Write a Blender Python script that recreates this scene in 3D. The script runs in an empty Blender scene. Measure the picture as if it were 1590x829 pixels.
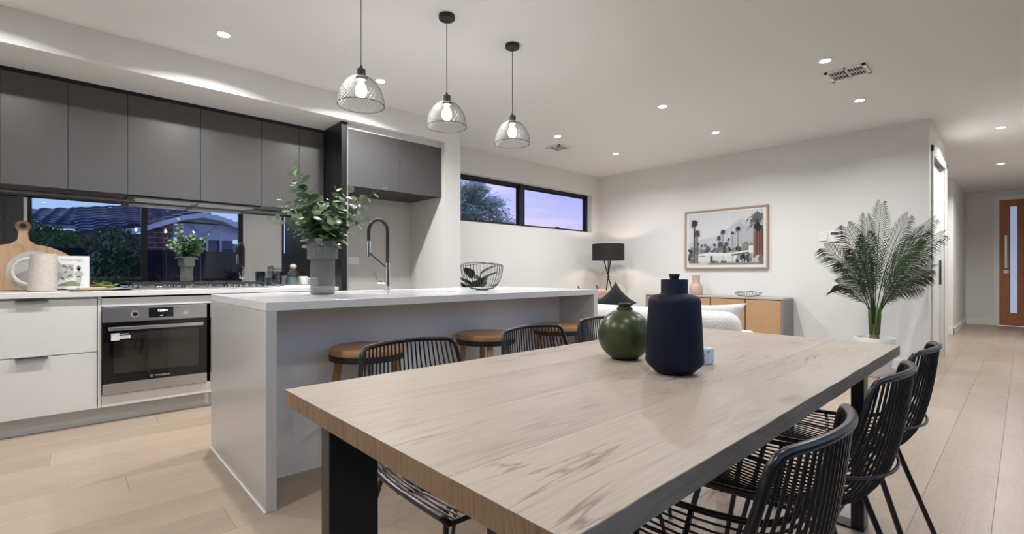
import bpy, math, random
from mathutils import Vector, Matrix
R = math.radians
PI = math.pi
rnd = random.Random(7)
S = bpy.context.scene
COL = S.collection

# ------------------------------------------------------------------ camera, world, exposure
cam = bpy.data.objects.new('camera', bpy.data.cameras.new('camera'))
COL.objects.link(cam)
cam.data.sensor_width = 36.0
cam.data.lens = 36.0 * 741.0 / 1590.0
cam.data.shift_y = (423.0 - 414.5) / 1590.0
cam.data.clip_start = 0.05
cam.location = (0, 0, 1.05)
YAW = math.atan2(795, 741)                       # forward is this far from +X towards +Y
cam.rotation_euler = (PI / 2, 0, YAW - PI / 2)
S.camera = cam
S.view_settings.view_transform = 'Standard'
S.view_settings.look = 'None'
S.view_settings.gamma = 1.0
S.view_settings.use_curve_mapping = False
S.view_settings.exposure = 1.0

W = bpy.data.worlds.new('world')
S.world = W
W.use_nodes = True
nt = W.node_tree
nt.nodes.clear()
tc = nt.nodes.new('ShaderNodeTexCoord')
sp = nt.nodes.new('ShaderNodeSeparateXYZ')
nt.links.new(tc.outputs['Generated'], sp.inputs[0])
rp = nt.nodes.new('ShaderNodeValToRGB')
rp.color_ramp.elements[0].position = 0.0
rp.color_ramp.elements[0].color = (0.38, 0.29, 0.49, 1)
rp.color_ramp.elements[1].position = 0.55
rp.color_ramp.elements[1].color = (0.13, 0.20, 0.46, 1)
e = rp.color_ramp.elements.new(0.07); e.color = (0.30, 0.26, 0.52, 1)
e = rp.color_ramp.elements.new(0.18); e.color = (0.17, 0.21, 0.49, 1)
nt.links.new(sp.outputs['Z'], rp.inputs[0])
mp = nt.nodes.new('ShaderNodeMapping'); mp.inputs['Scale'].default_value = (1.4, 1.4, 9)
nt.links.new(tc.outputs['Generated'], mp.inputs[0])
nz = nt.nodes.new('ShaderNodeTexNoise'); nz.inputs['Scale'].default_value = 2.2; nz.inputs['Detail'].default_value = 6
nt.links.new(mp.outputs[0], nz.inputs[0])
cr = nt.nodes.new('ShaderNodeValToRGB')
cr.color_ramp.elements[0].position = 0.48; cr.color_ramp.elements[0].color = (0, 0, 0, 1)
cr.color_ramp.elements[1].position = 0.75; cr.color_ramp.elements[1].color = (0.6, 0.6, 0.6, 1)
nt.links.new(nz.outputs[0], cr.inputs[0])
mx = nt.nodes.new('ShaderNodeMixRGB'); mx.inputs[2].default_value = (0.48, 0.40, 0.62, 1)
nt.links.new(cr.outputs[0], mx.inputs[0]); nt.links.new(rp.outputs[0], mx.inputs[1])
bg = nt.nodes.new('ShaderNodeBackground'); bg.inputs[1].default_value = 1.25
# the dusk glow lies towards +Y; the opposite half of the sky stays clearer blue
my = nt.nodes.new('ShaderNodeMapRange'); my.inputs[1].default_value = .5; my.inputs[2].default_value = -.6
nt.links.new(sp.outputs['Y'], my.inputs[0])
mb = nt.nodes.new('ShaderNodeMixRGB'); mb.inputs[2].default_value = (0.27, 0.41, 0.60, 1)
mf = nt.nodes.new('ShaderNodeMath'); mf.operation = 'MULTIPLY'; mf.inputs[1].default_value = .85; nt.links.new(my.outputs[0], mf.inputs[0])
nt.links.new(mf.outputs[0], mb.inputs[0]); nt.links.new(mx.outputs[0], mb.inputs[1]); nt.links.new(mb.outputs[0], bg.inputs[0])
wo = nt.nodes.new('ShaderNodeOutputWorld'); nt.links.new(bg.outputs[0], wo.inputs[0])
DOWNLIGHT_W = 8.0
BULB_E = 42.0
CEIL = 2.66

# ------------------------------------------------------------------ materials
MATS = {}
def mat(name, col=(.8, .8, .8), rough=.5, metal=0.0, emit=None, es=0.0, spec=.5, var=None, scale=(1, 1, 1), nscale=5.0,
        bump=0.0, coat=0.0, trans=0.0, ior=1.45, lo=.35, hi=.65, detail=4, coord='Object', sheen=0.0, bscale=None):
    if name in MATS: return MATS[name]
    m = bpy.data.materials.new(name); m.use_nodes = True
    n = m.node_tree; b = n.nodes['Principled BSDF']
    b.inputs['Base Color'].default_value = (*col, 1)
    b.inputs['Roughness'].default_value = rough
    b.inputs['Metallic'].default_value = metal
    b.inputs['Specular IOR Level'].default_value = spec
    b.inputs['Coat Weight'].default_value = coat
    b.inputs['Coat Roughness'].default_value = .15
    b.inputs['Transmission Weight'].default_value = trans
    b.inputs['IOR'].default_value = ior
    b.inputs['Sheen Weight'].default_value = sheen
    if emit:
        b.inputs['Emission Color'].default_value = (*emit, 1); b.inputs['Emission Strength'].default_value = es
    if var or bump:
        t = n.nodes.new('ShaderNodeTexCoord'); mpn = n.nodes.new('ShaderNodeMapping')
        mpn.inputs['Scale'].default_value = scale
        n.links.new(t.outputs[coord], mpn.inputs[0])
        no = n.nodes.new('ShaderNodeTexNoise'); no.inputs['Scale'].default_value = nscale; no.inputs['Detail'].default_value = detail
        n.links.new(mpn.outputs[0], no.inputs[0])
        if var:
            c = n.nodes.new('ShaderNodeValToRGB')
            c.color_ramp.elements[0].position = lo; c.color_ramp.elements[0].color = (*col, 1)
            c.color_ramp.elements[1].position = hi; c.color_ramp.elements[1].color = (*var, 1)
            n.links.new(no.outputs[0], c.inputs[0]); n.links.new(c.outputs[0], b.inputs['Base Color'])
        if bump:
            bu = n.nodes.new('ShaderNodeBump'); bu.inputs['Strength'].default_value = bump; bu.inputs['Distance'].default_value = .01
            src = no
            if bscale:
                src = n.nodes.new('ShaderNodeTexNoise'); src.inputs['Scale'].default_value = bscale; src.inputs['Detail'].default_value = 3
                n.links.new(mpn.outputs[0], src.inputs[0])
            n.links.new(src.outputs[0], bu.inputs['Height']); n.links.new(bu.outputs[0], b.inputs['Normal'])
    MATS[name] = m
    return m

def wood(name, light, dark, axis=0, rough=.45, grain=1.0, knots=0.0, crack=0.0, tone=.25, spec=.4, gscale=1.0):
    """timber: growth-ring figure (distorted bands stretched along the axis), fine pores, per-object tone"""
    if name in MATS: return MATS[name]
    m = bpy.data.materials.new(name); m.use_nodes = True
    n = m.node_tree; L = n.links.new; b = n.nodes['Principled BSDF']
    b.inputs['Roughness'].default_value = rough; b.inputs['Specular IOR Level'].default_value = spec
    t = n.nodes.new('ShaderNodeTexCoord'); oi = n.nodes.new('ShaderNodeObjectInfo')
    off = n.nodes.new('ShaderNodeVectorMath'); off.operation = 'SCALE'; off.inputs[0].default_value = (13.1, 7.7, 3.3)
    L(oi.outputs['Random'], off.inputs['Scale'])
    ad = n.nodes.new('ShaderNodeVectorMath'); ad.operation = 'ADD'; L(t.outputs['Object'], ad.inputs[0]); L(off.outputs[0], ad.inputs[1])
    def mapped(s_along, s_across):
        k = n.nodes.new('ShaderNodeMapping'); s = [s_across] * 3; s[axis] = s_along
        k.inputs['Scale'].default_value = s; L(ad.outputs[0], k.inputs[0]); return k
    def noise(mp_, sc, det=4, dist=0.0):
        q = n.nodes.new('ShaderNodeTexNoise'); q.inputs['Scale'].default_value = sc; q.inputs['Detail'].default_value = det
        q.inputs['Distortion'].default_value = dist; L(mp_.outputs[0], q.inputs[0]); return q
    m1 = mapped(.9 * gscale, 5.0 * gscale)
    big = noise(m1, 1.0, 3, 1.0)
    ring = n.nodes.new('ShaderNodeMath'); ring.operation = 'MULTIPLY'; ring.inputs[1].default_value = 16.0; L(big.outputs[0], ring.inputs[0])
    sn = n.nodes.new('ShaderNodeMath'); sn.operation = 'SINE'; 
    rg2 = n.nodes.new('ShaderNodeMath'); rg2.operation = 'MULTIPLY'; rg2.inputs[1].default_value = 5.0; L(ring.outputs[0], rg2.inputs[0])
    L(rg2.outputs[0], sn.inputs[0])
    pw = n.nodes.new('ShaderNodeMapRange'); pw.inputs[1].default_value = .2; pw.inputs[2].default_value = 1.0; L(sn.outputs[0], pw.inputs[0])
    m2 = mapped(6 * gscale, 160 * gscale); fine = noise(m2, 1.0, 4)
    fr = n.nodes.new('ShaderNodeMapRange'); fr.inputs[1].default_value = .45; fr.inputs[2].default_value = .72; L(fine.outputs[0], fr.inputs[0])
    m3 = mapped(.7, 2.2); blot = noise(m3, 1.6, 3)
    br = n.nodes.new('ShaderNodeMapRange'); br.inputs[1].default_value = .35; br.inputs[2].default_value = .7; L(blot.outputs[0], br.inputs[0])
    mask = n.nodes.new('ShaderNodeMath'); mask.operation = 'MULTIPLY'; L(pw.outputs[0], mask.inputs[0]); L(br.outputs[0], mask.inputs[1])
    s1 = n.nodes.new('ShaderNodeMath'); s1.operation = 'MULTIPLY_ADD'; s1.inputs[1].default_value = .45 * grain; L(mask.outputs[0], s1.inputs[0])
    s0 = n.nodes.new('ShaderNodeMath'); s0.operation = 'MULTIPLY'; s0.inputs[1].default_value = .35 * grain; L(fr.outputs[0], s0.inputs[0])
    L(s0.outputs[0], s1.inputs[2])
    s2 = n.nodes.new('ShaderNodeMath'); s2.operation = 'MULTIPLY_ADD'; s2.inputs[1].default_value = tone; L(oi.outputs['Random'], s2.inputs[0]); L(s1.outputs[0], s2.inputs[2])
    s3 = n.nodes.new('ShaderNodeMath'); s3.operation = 'MULTIPLY_ADD'; s3.inputs[1].default_value = .22; L(br.outputs[0], s3.inputs[0]); L(s2.outputs[0], s3.inputs[2])
    cur = s3
    if crack:
        m4 = mapped(.8, 9.0); ck = noise(m4, 1.3, 5, .6)
        a1 = n.nodes.new('ShaderNodeMath'); a1.operation = 'SUBTRACT'; a1.inputs[1].default_value = .5; L(ck.outputs[0], a1.inputs[0])
        a2 = n.nodes.new('ShaderNodeMath'); a2.operation = 'ABSOLUTE'; L(a1.outputs[0], a2.inputs[0])
        a3 = n.nodes.new('ShaderNodeMapRange'); a3.inputs[1].default_value = .012; a3.inputs[2].default_value = .0; L(a2.outputs[0], a3.inputs[0])
        m5 = mapped(.9, 2.0); ms = noise(m5, 2.3, 2)
        a4 = n.nodes.new('ShaderNodeMapRange'); a4.inputs[1].default_value = .52; a4.inputs[2].default_value = .66; L(ms.outputs[0], a4.inputs[0])
        a5 = n.nodes.new('ShaderNodeMath'); a5.operation = 'MULTIPLY'; L(a3.outputs[0], a5.inputs[0]); L(a4.outputs[0], a5.inputs[1])
        s4 = n.nodes.new('ShaderNodeMath'); s4.operation = 'MULTIPLY_ADD'; s4.inputs[1].default_value = crack; L(a5.outputs[0], s4.inputs[0]); L(cur.outputs[0], s4.inputs[2]); cur = s4
    if knots:
        mk = mapped(2.2, 5.0); vo = n.nodes.new('ShaderNodeTexVoronoi'); vo.inputs['Scale'].default_value = 1.0; L(mk.outputs[0], vo.inputs[0])
        kr = n.nodes.new('ShaderNodeMapRange'); kr.inputs[1].default_value = .16; kr.inputs[2].default_value = .03; L(vo.outputs['Distance'], kr.inputs[0])
        s5 = n.nodes.new('ShaderNodeMath'); s5.operation = 'MULTIPLY_ADD'; s5.inputs[1].default_value = knots; L(kr.outputs[0], s5.inputs[0]); L(cur.outputs[0], s5.inputs[2]); cur = s5
    c = n.nodes.new('ShaderNodeValToRGB')
    c.color_ramp.elements[0].position = 0.0; c.color_ramp.elements[0].color = (*light, 1)
    c.color_ramp.elements[1].position = 1.0; c.color_ramp.elements[1].color = (*dark, 1)
    L(cur.outputs[0], c.inputs[0]); L(c.outputs[0], b.inputs['Base Color'])
    bu = n.nodes.new('ShaderNodeBump'); bu.inputs['Strength'].default_value = .25; bu.inputs['Distance'].default_value = .002
    bu.invert = True; L(s1.outputs[0], bu.inputs['Height']); L(bu.outputs[0], b.inputs['Normal'])
    MATS[name] = m
    return m

def thin_glass(name, tint=(1, 1, 1), refl=1.0):
    if name in MATS: return MATS[name]
    m = bpy.data.materials.new(name); m.use_nodes = True; n = m.node_tree; n.nodes.clear()
    tr = n.nodes.new('ShaderNodeBsdfTransparent'); tr.inputs[0].default_value = (*tint, 1)
    gl = n.nodes.new('ShaderNodeBsdfGlossy'); gl.inputs['Roughness'].default_value = .01
    fr = n.nodes.new('ShaderNodeFresnel'); fr.inputs[0].default_value = 1.5
    ge = n.nodes.new('ShaderNodeNewGeometry'); io = n.nodes.new('ShaderNodeMath'); io.operation = 'MULTIPLY_ADD'      # same reflectance on both faces of a pane
    io.inputs[1].default_value = -(1.5 - 1 / 1.5); io.inputs[2].default_value = 1.5
    n.links.new(ge.outputs['Backfacing'], io.inputs[0]); n.links.new(io.outputs[0], fr.inputs[0])
    mu = n.nodes.new('ShaderNodeMath'); mu.operation = 'MULTIPLY'; mu.inputs[1].default_value = refl; mu.use_clamp = True
    mi = n.nodes.new('ShaderNodeMixShader'); o = n.nodes.new('ShaderNodeOutputMaterial')
    n.links.new(fr.outputs[0], mu.inputs[0]); n.links.new(mu.outputs[0], mi.inputs[0])
    n.links.new(tr.outputs[0], mi.inputs[1]); n.links.new(gl.outputs[0], mi.inputs[2]); n.links.new(mi.outputs[0], o.inputs[0])
    MATS[name] = m
    return m

WALL = mat('wall_paint', (.74, .74, .73), .75, bump=.04, nscale=60, spec=.3)
CEILM = mat('ceiling_paint', (.775, .785, .79), .85, bump=.03, nscale=50, spec=.2)
TRIM = mat('trim_paint', (.80, .80, .785), .4)
STONE = mat('white_stone', (.66, .665, .67), .16, var=(.69, .69, .695), nscale=140, lo=.4, hi=.6, spec=.5)
CABW = mat('cabinet_white', (.62, .625, .625), .42, var=(.645, .65, .65), nscale=3, scale=(1, 1, .3), spec=.4)
CABG = mat('cabinet_charcoal', (.070, .070, .072), .34, var=(.082, .082, .084), nscale=90, lo=.4, hi=.6, spec=.55)
CABB = mat('carcass_black', (.008, .008, .009), .35, spec=.5)
PLINTH = mat('plinth_grey', (.56, .56, .555), .45)
BLK = mat('black_powder_coat', (.006, .006, .008), .28, spec=.6, coat=.15)
BLKM = mat('black_matt_metal', (.012, .012, .013), .5)
DARKFR = mat('window_frame_black', (.010, .012, .02), .35)
STEEL = mat('brushed_steel', (.55, .55, .55), .28, metal=1, scale=(1, 1, 60), nscale=6, bump=.03)
CHROME = mat('chrome', (.75, .75, .76), .08, metal=1)
OVENG = mat('oven_black_glass', (.004, .004, .005), .04, spec=.7)
MIRROR = mat('grey_mirror', (.60, .62, .65), .0, metal=1)
OAKF = wood('floor_oak', (.40, .315, .242), (.24, .18, .132), 0, .33, grain=.5, tone=.32, knots=.12, spec=.45)
OAKT = wood('table_oak', (.455, .385, .31), (.17, .12, .085), 0, .42, grain=.5, tone=.05, knots=.35, crack=.7, spec=.4)
OAKE = wood('table_end_grain', (.36, .235, .135), (.12, .07, .04), 2, .6, grain=1.0, tone=.12, gscale=1.6)
OAKSIDE = wood('table_side_grain', (.34, .26, .19), (.12, .085, .06), 0, .6, grain=1.0, tone=.05)
OAKS = wood('stool_oak', (.50, .28, .13), (.28, .14, .06), 0, .4, grain=.6, tone=.1)
OAKD = wood('sideboard_oak', (.50, .31, .17), (.34, .20, .10), 2, .45, grain=.4, tone=.08)
OAKP = wood('picture_oak', (.38, .29, .21), (.28, .2, .14), 2, .5, grain=.3, tone=.05)
DOORW = wood('door_timber', (.42, .175, .065), (.19, .07, .03), 2, .4, grain=.7, tone=.15)
BOARDW = wood('board_timber', (.52, .36, .22), (.28, .16, .09), 2, .5, grain=.8, tone=.1)
GLASS = thin_glass('window_glass', (.97, .98, 1))
GREY = mat('plain_grey', (.3, .3, .3), .5)
WHITEP = mat('white_plastic', (.8, .8, .8), .35)
LED = mat('led_white', (1, 1, 1), .5, emit=(1, .985, .95), es=26)
BULB = mat('bulb_glow', (1, 1, 1), .5, emit=(1, .96, .88), es=BULB_E)

# ------------------------------------------------------------------ mesh builder
class MB:
    def __init__(s): s.v = []; s.f = []; s.mi = []; s.cur = 0; s.mats = []
    def use(s, m):
        if m not in s.mats: s.mats.append(m)
        s.cur = s.mats.index(m); return s
    def add(s, vs, fs):
        k = len(s.v); s.v += [tuple(p) for p in vs]
        for f in fs: s.f.append(tuple(i + k for i in f)); s.mi.append(s.cur)
        return s
    def box(s, x0, x1, y0, y1, z0, z1):
        x0, x1 = min(x0, x1), max(x0, x1); y0, y1 = min(y0, y1), max(y0, y1); z0, z1 = min(z0, z1), max(z0, z1)
        return s.add([(x0, y0, z0), (x1, y0, z0), (x1, y1, z0), (x0, y1, z0), (x0, y0, z1), (x1, y0, z1), (x1, y1, z1), (x0, y1, z1)],
                     [(0, 3, 2, 1), (4, 5, 6, 7), (0, 1, 5, 4), (1, 2, 6, 5), (2, 3, 7, 6), (3, 0, 4, 7)])
    def lathe(s, prof, c=(0, 0, 0), n=32, cap=True, rad=None):
        vs = []; m = len(prof)
        for i in range(n):
            a = 2 * PI * i / n
            for (r, z) in prof:
                rr = r if rad is None else r * rad(a)
                vs.append((c[0] + rr * math.cos(a), c[1] + rr * math.sin(a), c[2] + z))
        fs = []
        for i in range(n):
            j = (i + 1) % n
            for k in range(m - 1): fs.append((i * m + k, j * m + k, j * m + k + 1, i * m + k + 1))
        if cap:
            if prof[0][0] > 1e-6: fs.append(tuple(i * m for i in reversed(range(n))))
            if prof[-1][0] > 1e-6: fs.append(tuple(i * m + m - 1 for i in range(n)))
        return s.add(vs, fs)
    def tube(s, pts, r, n=6, closed=False, cap=True, flat=None):
        pts = [Vector(p) for p in pts]; m = len(pts); vs = []; prev = None
        for i, p in enumerate(pts):
            if closed: t = pts[(i + 1) % m] - pts[i - 1]
            else: t = pts[min(i + 1, m - 1)] - pts[max(i - 1, 0)]
            if t.length < 1e-9: t = Vector((0, 0, 1))
            t.normalize()
            if prev is None:
                up = Vector((0, 0, 1)) if abs(t.z) < .9 else Vector((1, 0, 0))
                a = t.cross(up).normalized()
            else:
                a = prev - t * prev.dot(t)
                if a.length < 1e-6: a = t.orthogonal()
                a.normalize()
            prev = a; b = t.cross(a)
            rr = r[i] if isinstance(r, (list, tuple)) else r
            for k in range(n):
                q = 2 * PI * k / n + PI / n
                vs.append(p + a * (rr * math.cos(q)) + b * (rr * math.sin(q) * (flat or 1)))
        fs = []
        for i in range(m if closed else m - 1):
            j = (i + 1) % m
            for k in range(n): fs.append((i * n + k, i * n + (k + 1) % n, j * n + (k + 1) % n, j * n + k))
        if not closed and cap:
            fs.append(tuple(reversed(range(n)))); fs.append(tuple((m - 1) * n + k for k in range(n)))
        return s.add(vs, fs)
    def prism(s, poly, axis, a0, a1):
        """poly: 2D points; extruded along axis x/y/z between a0, a1"""
        def P(u, v, w): return {'x': (w, u, v), 'y': (u, w, v), 'z': (u, v, w)}[axis]
        n = len(poly)
        vs = [P(u, v, a0) for u, v in poly] + [P(u, v, a1) for u, v in poly]
        fs = [tuple(range(n)), tuple(reversed(range(n, 2 * n)))] + [(i, i + n, (i + 1) % n + n, (i + 1) % n) for i in range(n)]
        return s.add(vs, fs)
    def ball(s, c, r, n=12, m=8, sq=(1, 1, 1)):
        vs = [(c[0], c[1], c[2] - r * sq[2])]; 
        for i in range(1, m):
            th = PI * i / m - PI / 2
            for k in range(n):
                a = 2 * PI * k / n
                vs.append((c[0] + r * sq[0] * math.cos(th) * math.cos(a), c[1] + r * sq[1] * math.cos(th) * math.sin(a), c[2] + r * sq[2] * math.sin(th)))
        vs.append((c[0], c[1], c[2] + r * sq[2])); fs = []
        for k in range(n):
            fs.append((0, 1 + (k + 1) % n, 1 + k)); fs.append((len(vs) - 1, 1 + (m - 2) * n + k, 1 + (m - 2) * n + (k + 1) % n))
        for i in range(m - 2):
            for k in range(n):
                a = 1 + i * n + k; b = 1 + i * n + (k + 1) % n
                fs.append((a, b, b + n, a + n))
        return s.add(vs, fs)
    def build(s, name, m=None, parent=None, smooth=False, bevel=0.0, seg=2, sub=0, world=True, **props):
        me = bpy.data.meshes.new(name)
        off = Vector((0, 0, 0))
        if parent is not None and world: off = parent_loc(parent)
        me.from_pydata([(a - off.x, b - off.y, c - off.z) for a, b, c in s.v], [], s.f)
        if s.mats:
            for q in s.mats: me.materials.append(q)
            me.polygons.foreach_set('material_index', s.mi)
        elif m: me.materials.append(m)
        if smooth:
            me.polygons.foreach_set('use_smooth', [True] * len(me.polygons))
            if smooth != 'all':
                me.set_sharp_from_angle(angle=R(38 if smooth is True else smooth))
        me.update()
        o = bpy.data.objects.new(name, me); COL.objects.link(o)
        if parent is not None: o.parent = parent
        if bevel:
            b = o.modifiers.new('bevel', 'BEVEL'); b.width = bevel; b.segments = seg; b.limit_method = 'ANGLE'; b.angle_limit = R(40)
        if sub:
            b = o.modifiers.new('sub', 'SUBSURF'); b.levels = sub; b.render_levels = sub
        for k, v in props.items(): o[k] = v
        return o
def parent_loc(p):
    v = Vector((0, 0, 0))
    while p is not None: v += p.location; p = p.parent
    return v
def thing(name, label, cat, loc=(0, 0, 0), rz=0, group=None):
    o = bpy.data.objects.new(name, None); COL.objects.link(o); o.location = loc; o.rotation_euler = (0, 0, rz)
    o.empty_display_size = .05
    return tag(o, label, cat, group)
def tag(o, label, cat, group=None):
    o['label'] = label; o['category'] = cat
    if group: o['group'] = group
    return o
def struct(name, mb, m=None, parent=None, **k):
    o = mb.build(name, m, parent, **k)
    if parent is None: o['kind'] = 'structure'
    return o
KIDS = {}
def copy_tree(o, parent=None):
    c = o.copy(); COL.objects.link(c); c.parent = parent
    for ch in list(o.children): copy_tree(ch, c)
    return c
def text(name, s, size, m, parent, mtx, extrude=.0003, align='CENTER', **props):
    cu = bpy.data.curves.new(name, 'FONT'); cu.body = s; cu.size = size; cu.extrude = extrude; cu.align_x = align; cu.align_y = 'CENTER'
    cu.resolution_u = 3
    t = bpy.data.objects.new('tmp', cu)
    me = bpy.data.meshes.new_from_object(t)
    bpy.data.objects.remove(t); bpy.data.curves.remove(cu)
    me.materials.clear(); me.materials.append(m)
    me.transform(mtx); me.transform(Matrix.Translation(-parent_loc(parent)) if parent else Matrix())
    o = bpy.data.objects.new(name, me); COL.objects.link(o); o.parent = parent
    for k, v in props.items(): o[k] = v
    return o
def FACE_NY(x, y, z): return Matrix.Translation((x, y, z)) @ Matrix.Rotation(PI / 2, 4, 'X')           # lettering facing -Y
def circ(r, n, z=0, c=(0, 0)): return [(c[0] + r * math.cos(2 * PI * i / n), c[1] + r * math.sin(2 * PI * i / n), z) for i in range(n)]

# ------------------------------------------------------------------ room shell
XL = -1.9; YR = -0.75; KY = 5.05; WY = 4.9; XP = 6.6; XD = 13.5; HY = .68
fl = struct('floor', MB().box(XL, XD, YR - .1, KY, -.12, -.012), mat('floor_joint', (.30, .22, .155), .7))
pw_, pl = .235, 2.2
plank_meshes = {}
def plank_mesh(l, w):
    key = (round(l, 3), round(w, 3))
    if key not in plank_meshes:
        h = .012; g = .0004; b = .0008
        x0, x1, y0, y1 = -l / 2 + g, l / 2 - g, -w / 2 + g, w / 2 - g
        vs = [(x0, y0, -h), (x1, y0, -h), (x1, y1, -h), (x0, y1, -h), (x0, y0, -b), (x1, y0, -b), (x1, y1, -b), (x0, y1, -b),
              (x0 + b, y0 + b, 0), (x1 - b, y0 + b, 0), (x1 - b, y1 - b, 0), (x0 + b, y1 - b, 0)]
        fs = [(0, 3, 2, 1), (8, 9, 10, 11)] + [(a, (a + 1) % 4, (a + 1) % 4 + 4, a + 4) for a in range(4)] + [(a + 4, (a + 1) % 4 + 4, (a + 1) % 4 + 8, a + 8) for a in range(4)]
        me = bpy.data.meshes.new('plank'); me.from_pydata(vs, [], fs); me.materials.append(OAKF); plank_meshes[key] = me
    return plank_meshes[key]
row = 0; y = YR - .1
while y < 4.5:
    x = XL - (row * .83) % pl
    while x < XD:
        a, b = max(x, XL), min(x + pl, XD)
        # under the cabinetry and behind the living-room walls no boards are needed
        if b - a > .05 and not (a > XP + .05 and y > .9) :
            o = bpy.data.objects.new('plank', plank_mesh(b - a, pw_)); COL.objects.link(o)
            o.parent = fl; o.location = ((a + b) / 2, y + pw_ / 2, 0)
        x += pl
    y += pw_; row += 1
struct('ceiling', MB().box(XL, XD, YR - .1, KY + .1, CEIL, CEIL + .1), CEILM)
# kitchen wall, niche and pillar
struct('wall_kitchen', MB().box(XL, 1.90, KY, KY + .1, 0, CEIL), WALL)
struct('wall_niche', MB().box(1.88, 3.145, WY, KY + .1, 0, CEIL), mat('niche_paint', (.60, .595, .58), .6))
struct('wall_pillar', MB().box(2.94, 3.145, 4.20, WY, 0, CEIL), WALL)
bh = MB(); bh.box(XL, 1.84, 4.20, KY, 2.44, CEIL); bh.box(1.84, 2.94, 4.20, WY, 2.44, CEIL)
struct('bulkhead_trim', bh, WALL)['kind'] = 'structure'
# window wall with its opening
ox0, ox1, oz0, oz1 = 3.33, 6.39, 1.713, 2.337
wm = MB()
wm.box(3.145, ox0, WY, WY + .2, 0, CEIL); wm.box(ox1, XP, WY, WY + .2, 0, CEIL)
wm.box(ox0, ox1, WY, WY + .2, 0, oz0); wm.box(ox0, ox1, WY, WY + .2, oz1, CEIL)
struct('wall_window', wm, WALL)
struct('wall_picture', MB().box(XP, XP + .1, HY, WY + .2, 0, CEIL), WALL)
# highlight window
win = struct('window_1', MB().box(ox0, ox1, WY + .10, WY + .16, oz0, oz0 + .022), DARKFR)
f = MB(); f.box(ox0, ox1, WY + .10, WY + .16, oz1 - .045, oz1); f.box(ox0, ox0 + .04, WY + .1, WY + .16, oz0, oz1); f.box(ox1 - .05, ox1, WY + .1, WY + .16, oz0, oz1)
f.build('frame', DARKFR, win)
MB().box(4.80, 4.90, WY + .085, WY + .165, oz0, oz1).build('mullion', DARKFR, win)
for a, b in ((ox0 + .04, 4.80), (4.90, ox1 - .05)):
    q = MB(); q.box(a, b, WY + .12, WY + .15, oz0 + .022, oz0 + .04); q.box(a, b, WY + .12, WY + .15, oz1 - .062, oz1 - .045)
    q.box(a, a + .018, WY + .12, WY + .15, oz0 + .022, oz1 - .045); q.box(b - .018, b, WY + .12, WY + .15, oz0 + .022, oz1 - .045)
    q.build('sash', DARKFR, win)
    MB().box(a, b, WY + .134, WY + .138, oz0 + .022, oz1 - .045).build('pane', GLASS, win)
    c = (a + b) / 2
    w_ = MB(); w_.box(c - .07, c + .07, WY + .09, WY + .12, oz0 + .02, oz0 + .034); w_.box(c - .02, c + .02, WY + .08, WY + .12, oz0 + .03, oz0 + .05)
    w_.tube([(c, WY + .09, oz0 + .045), (c + .06, WY + .085, oz0 + .04)], .006)
    w_.build('winder', BLKM, win)
# hall side: wall end, opening with a sliding door, further walls
hw = MB(); hw.box(XP + .1, 6.84, HY, HY + .12, 0, CEIL); hw.box(6.84, 8.08, HY, HY + .12, 2.42, CEIL); hw.box(8.08, 8.16, HY, HY + .12, 0, CEIL)
struct('wall_hall', hw, WALL)
tr = MB(); tr.box(6.78, 6.85, HY - .018, HY, 0, 2.42); tr.box(8.07, 8.15, HY - .018, HY, 0, 2.42); tr.box(6.78, 8.15, HY - .018, HY, 2.35, 2.42)
struct('trim_1', tr, TRIM, bevel=.003)
d = struct('door_2', MB().box(6.86, 8.06, HY + .05, HY + .085, .01, 2.34), TRIM)
m_ = MB(); m_.box(6.93, 7.95, HY + .040, HY + .05, .12, 2.24); m_.build('door_panel', mat('door_white', (.78, .78, .77), .3), d)
MB().box(7.93, 7.955, HY + .02, HY + .05, .9, 1.2).build('door_handle', BLKM, d)
struct('wall_passage', MB().box(11.0, 11.1, .82, 3.2, 0, CEIL).box(8.16, 11.1, 3.1, 3.2, 0, CEIL).box(8.06, 8.16, HY + .12, 3.2, 0, CEIL), WALL)
struct('wall_entry_side', MB().box(11.1, XD, .82, .92, 0, CEIL), WALL)
ew = MB(); ew.box(XD, XD + .1, .34, .92, 0, CEIL); ew.box(XD, XD + .1, -.75, .34, 2.48, CEIL)
struct('wall_entry', ew, WALL)
bb = MB(); bb.box(XP - .016, XP, HY, 4.9, 0, .11); bb.box(XP - .016, 6.78, HY - .016, HY, 0, .11)
struct('baseboard_picture', bb, TRIM, bevel=.003)
bb = MB(); bb.box(11.0 - .016, 11.0, .82 - .016, 3.1, 0, .11); bb.box(11.0 - .016, XD, .82 - .016, .82, 0, .11); bb.box(XD - .016, XD, .42, .82, 0, .11)
struct('baseboard_hall', bb, TRIM, bevel=.003)
struct('baseboard_window', MB().box(3.145, XP, WY - .016, WY, 0, .11), TRIM, bevel=.003)
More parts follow.
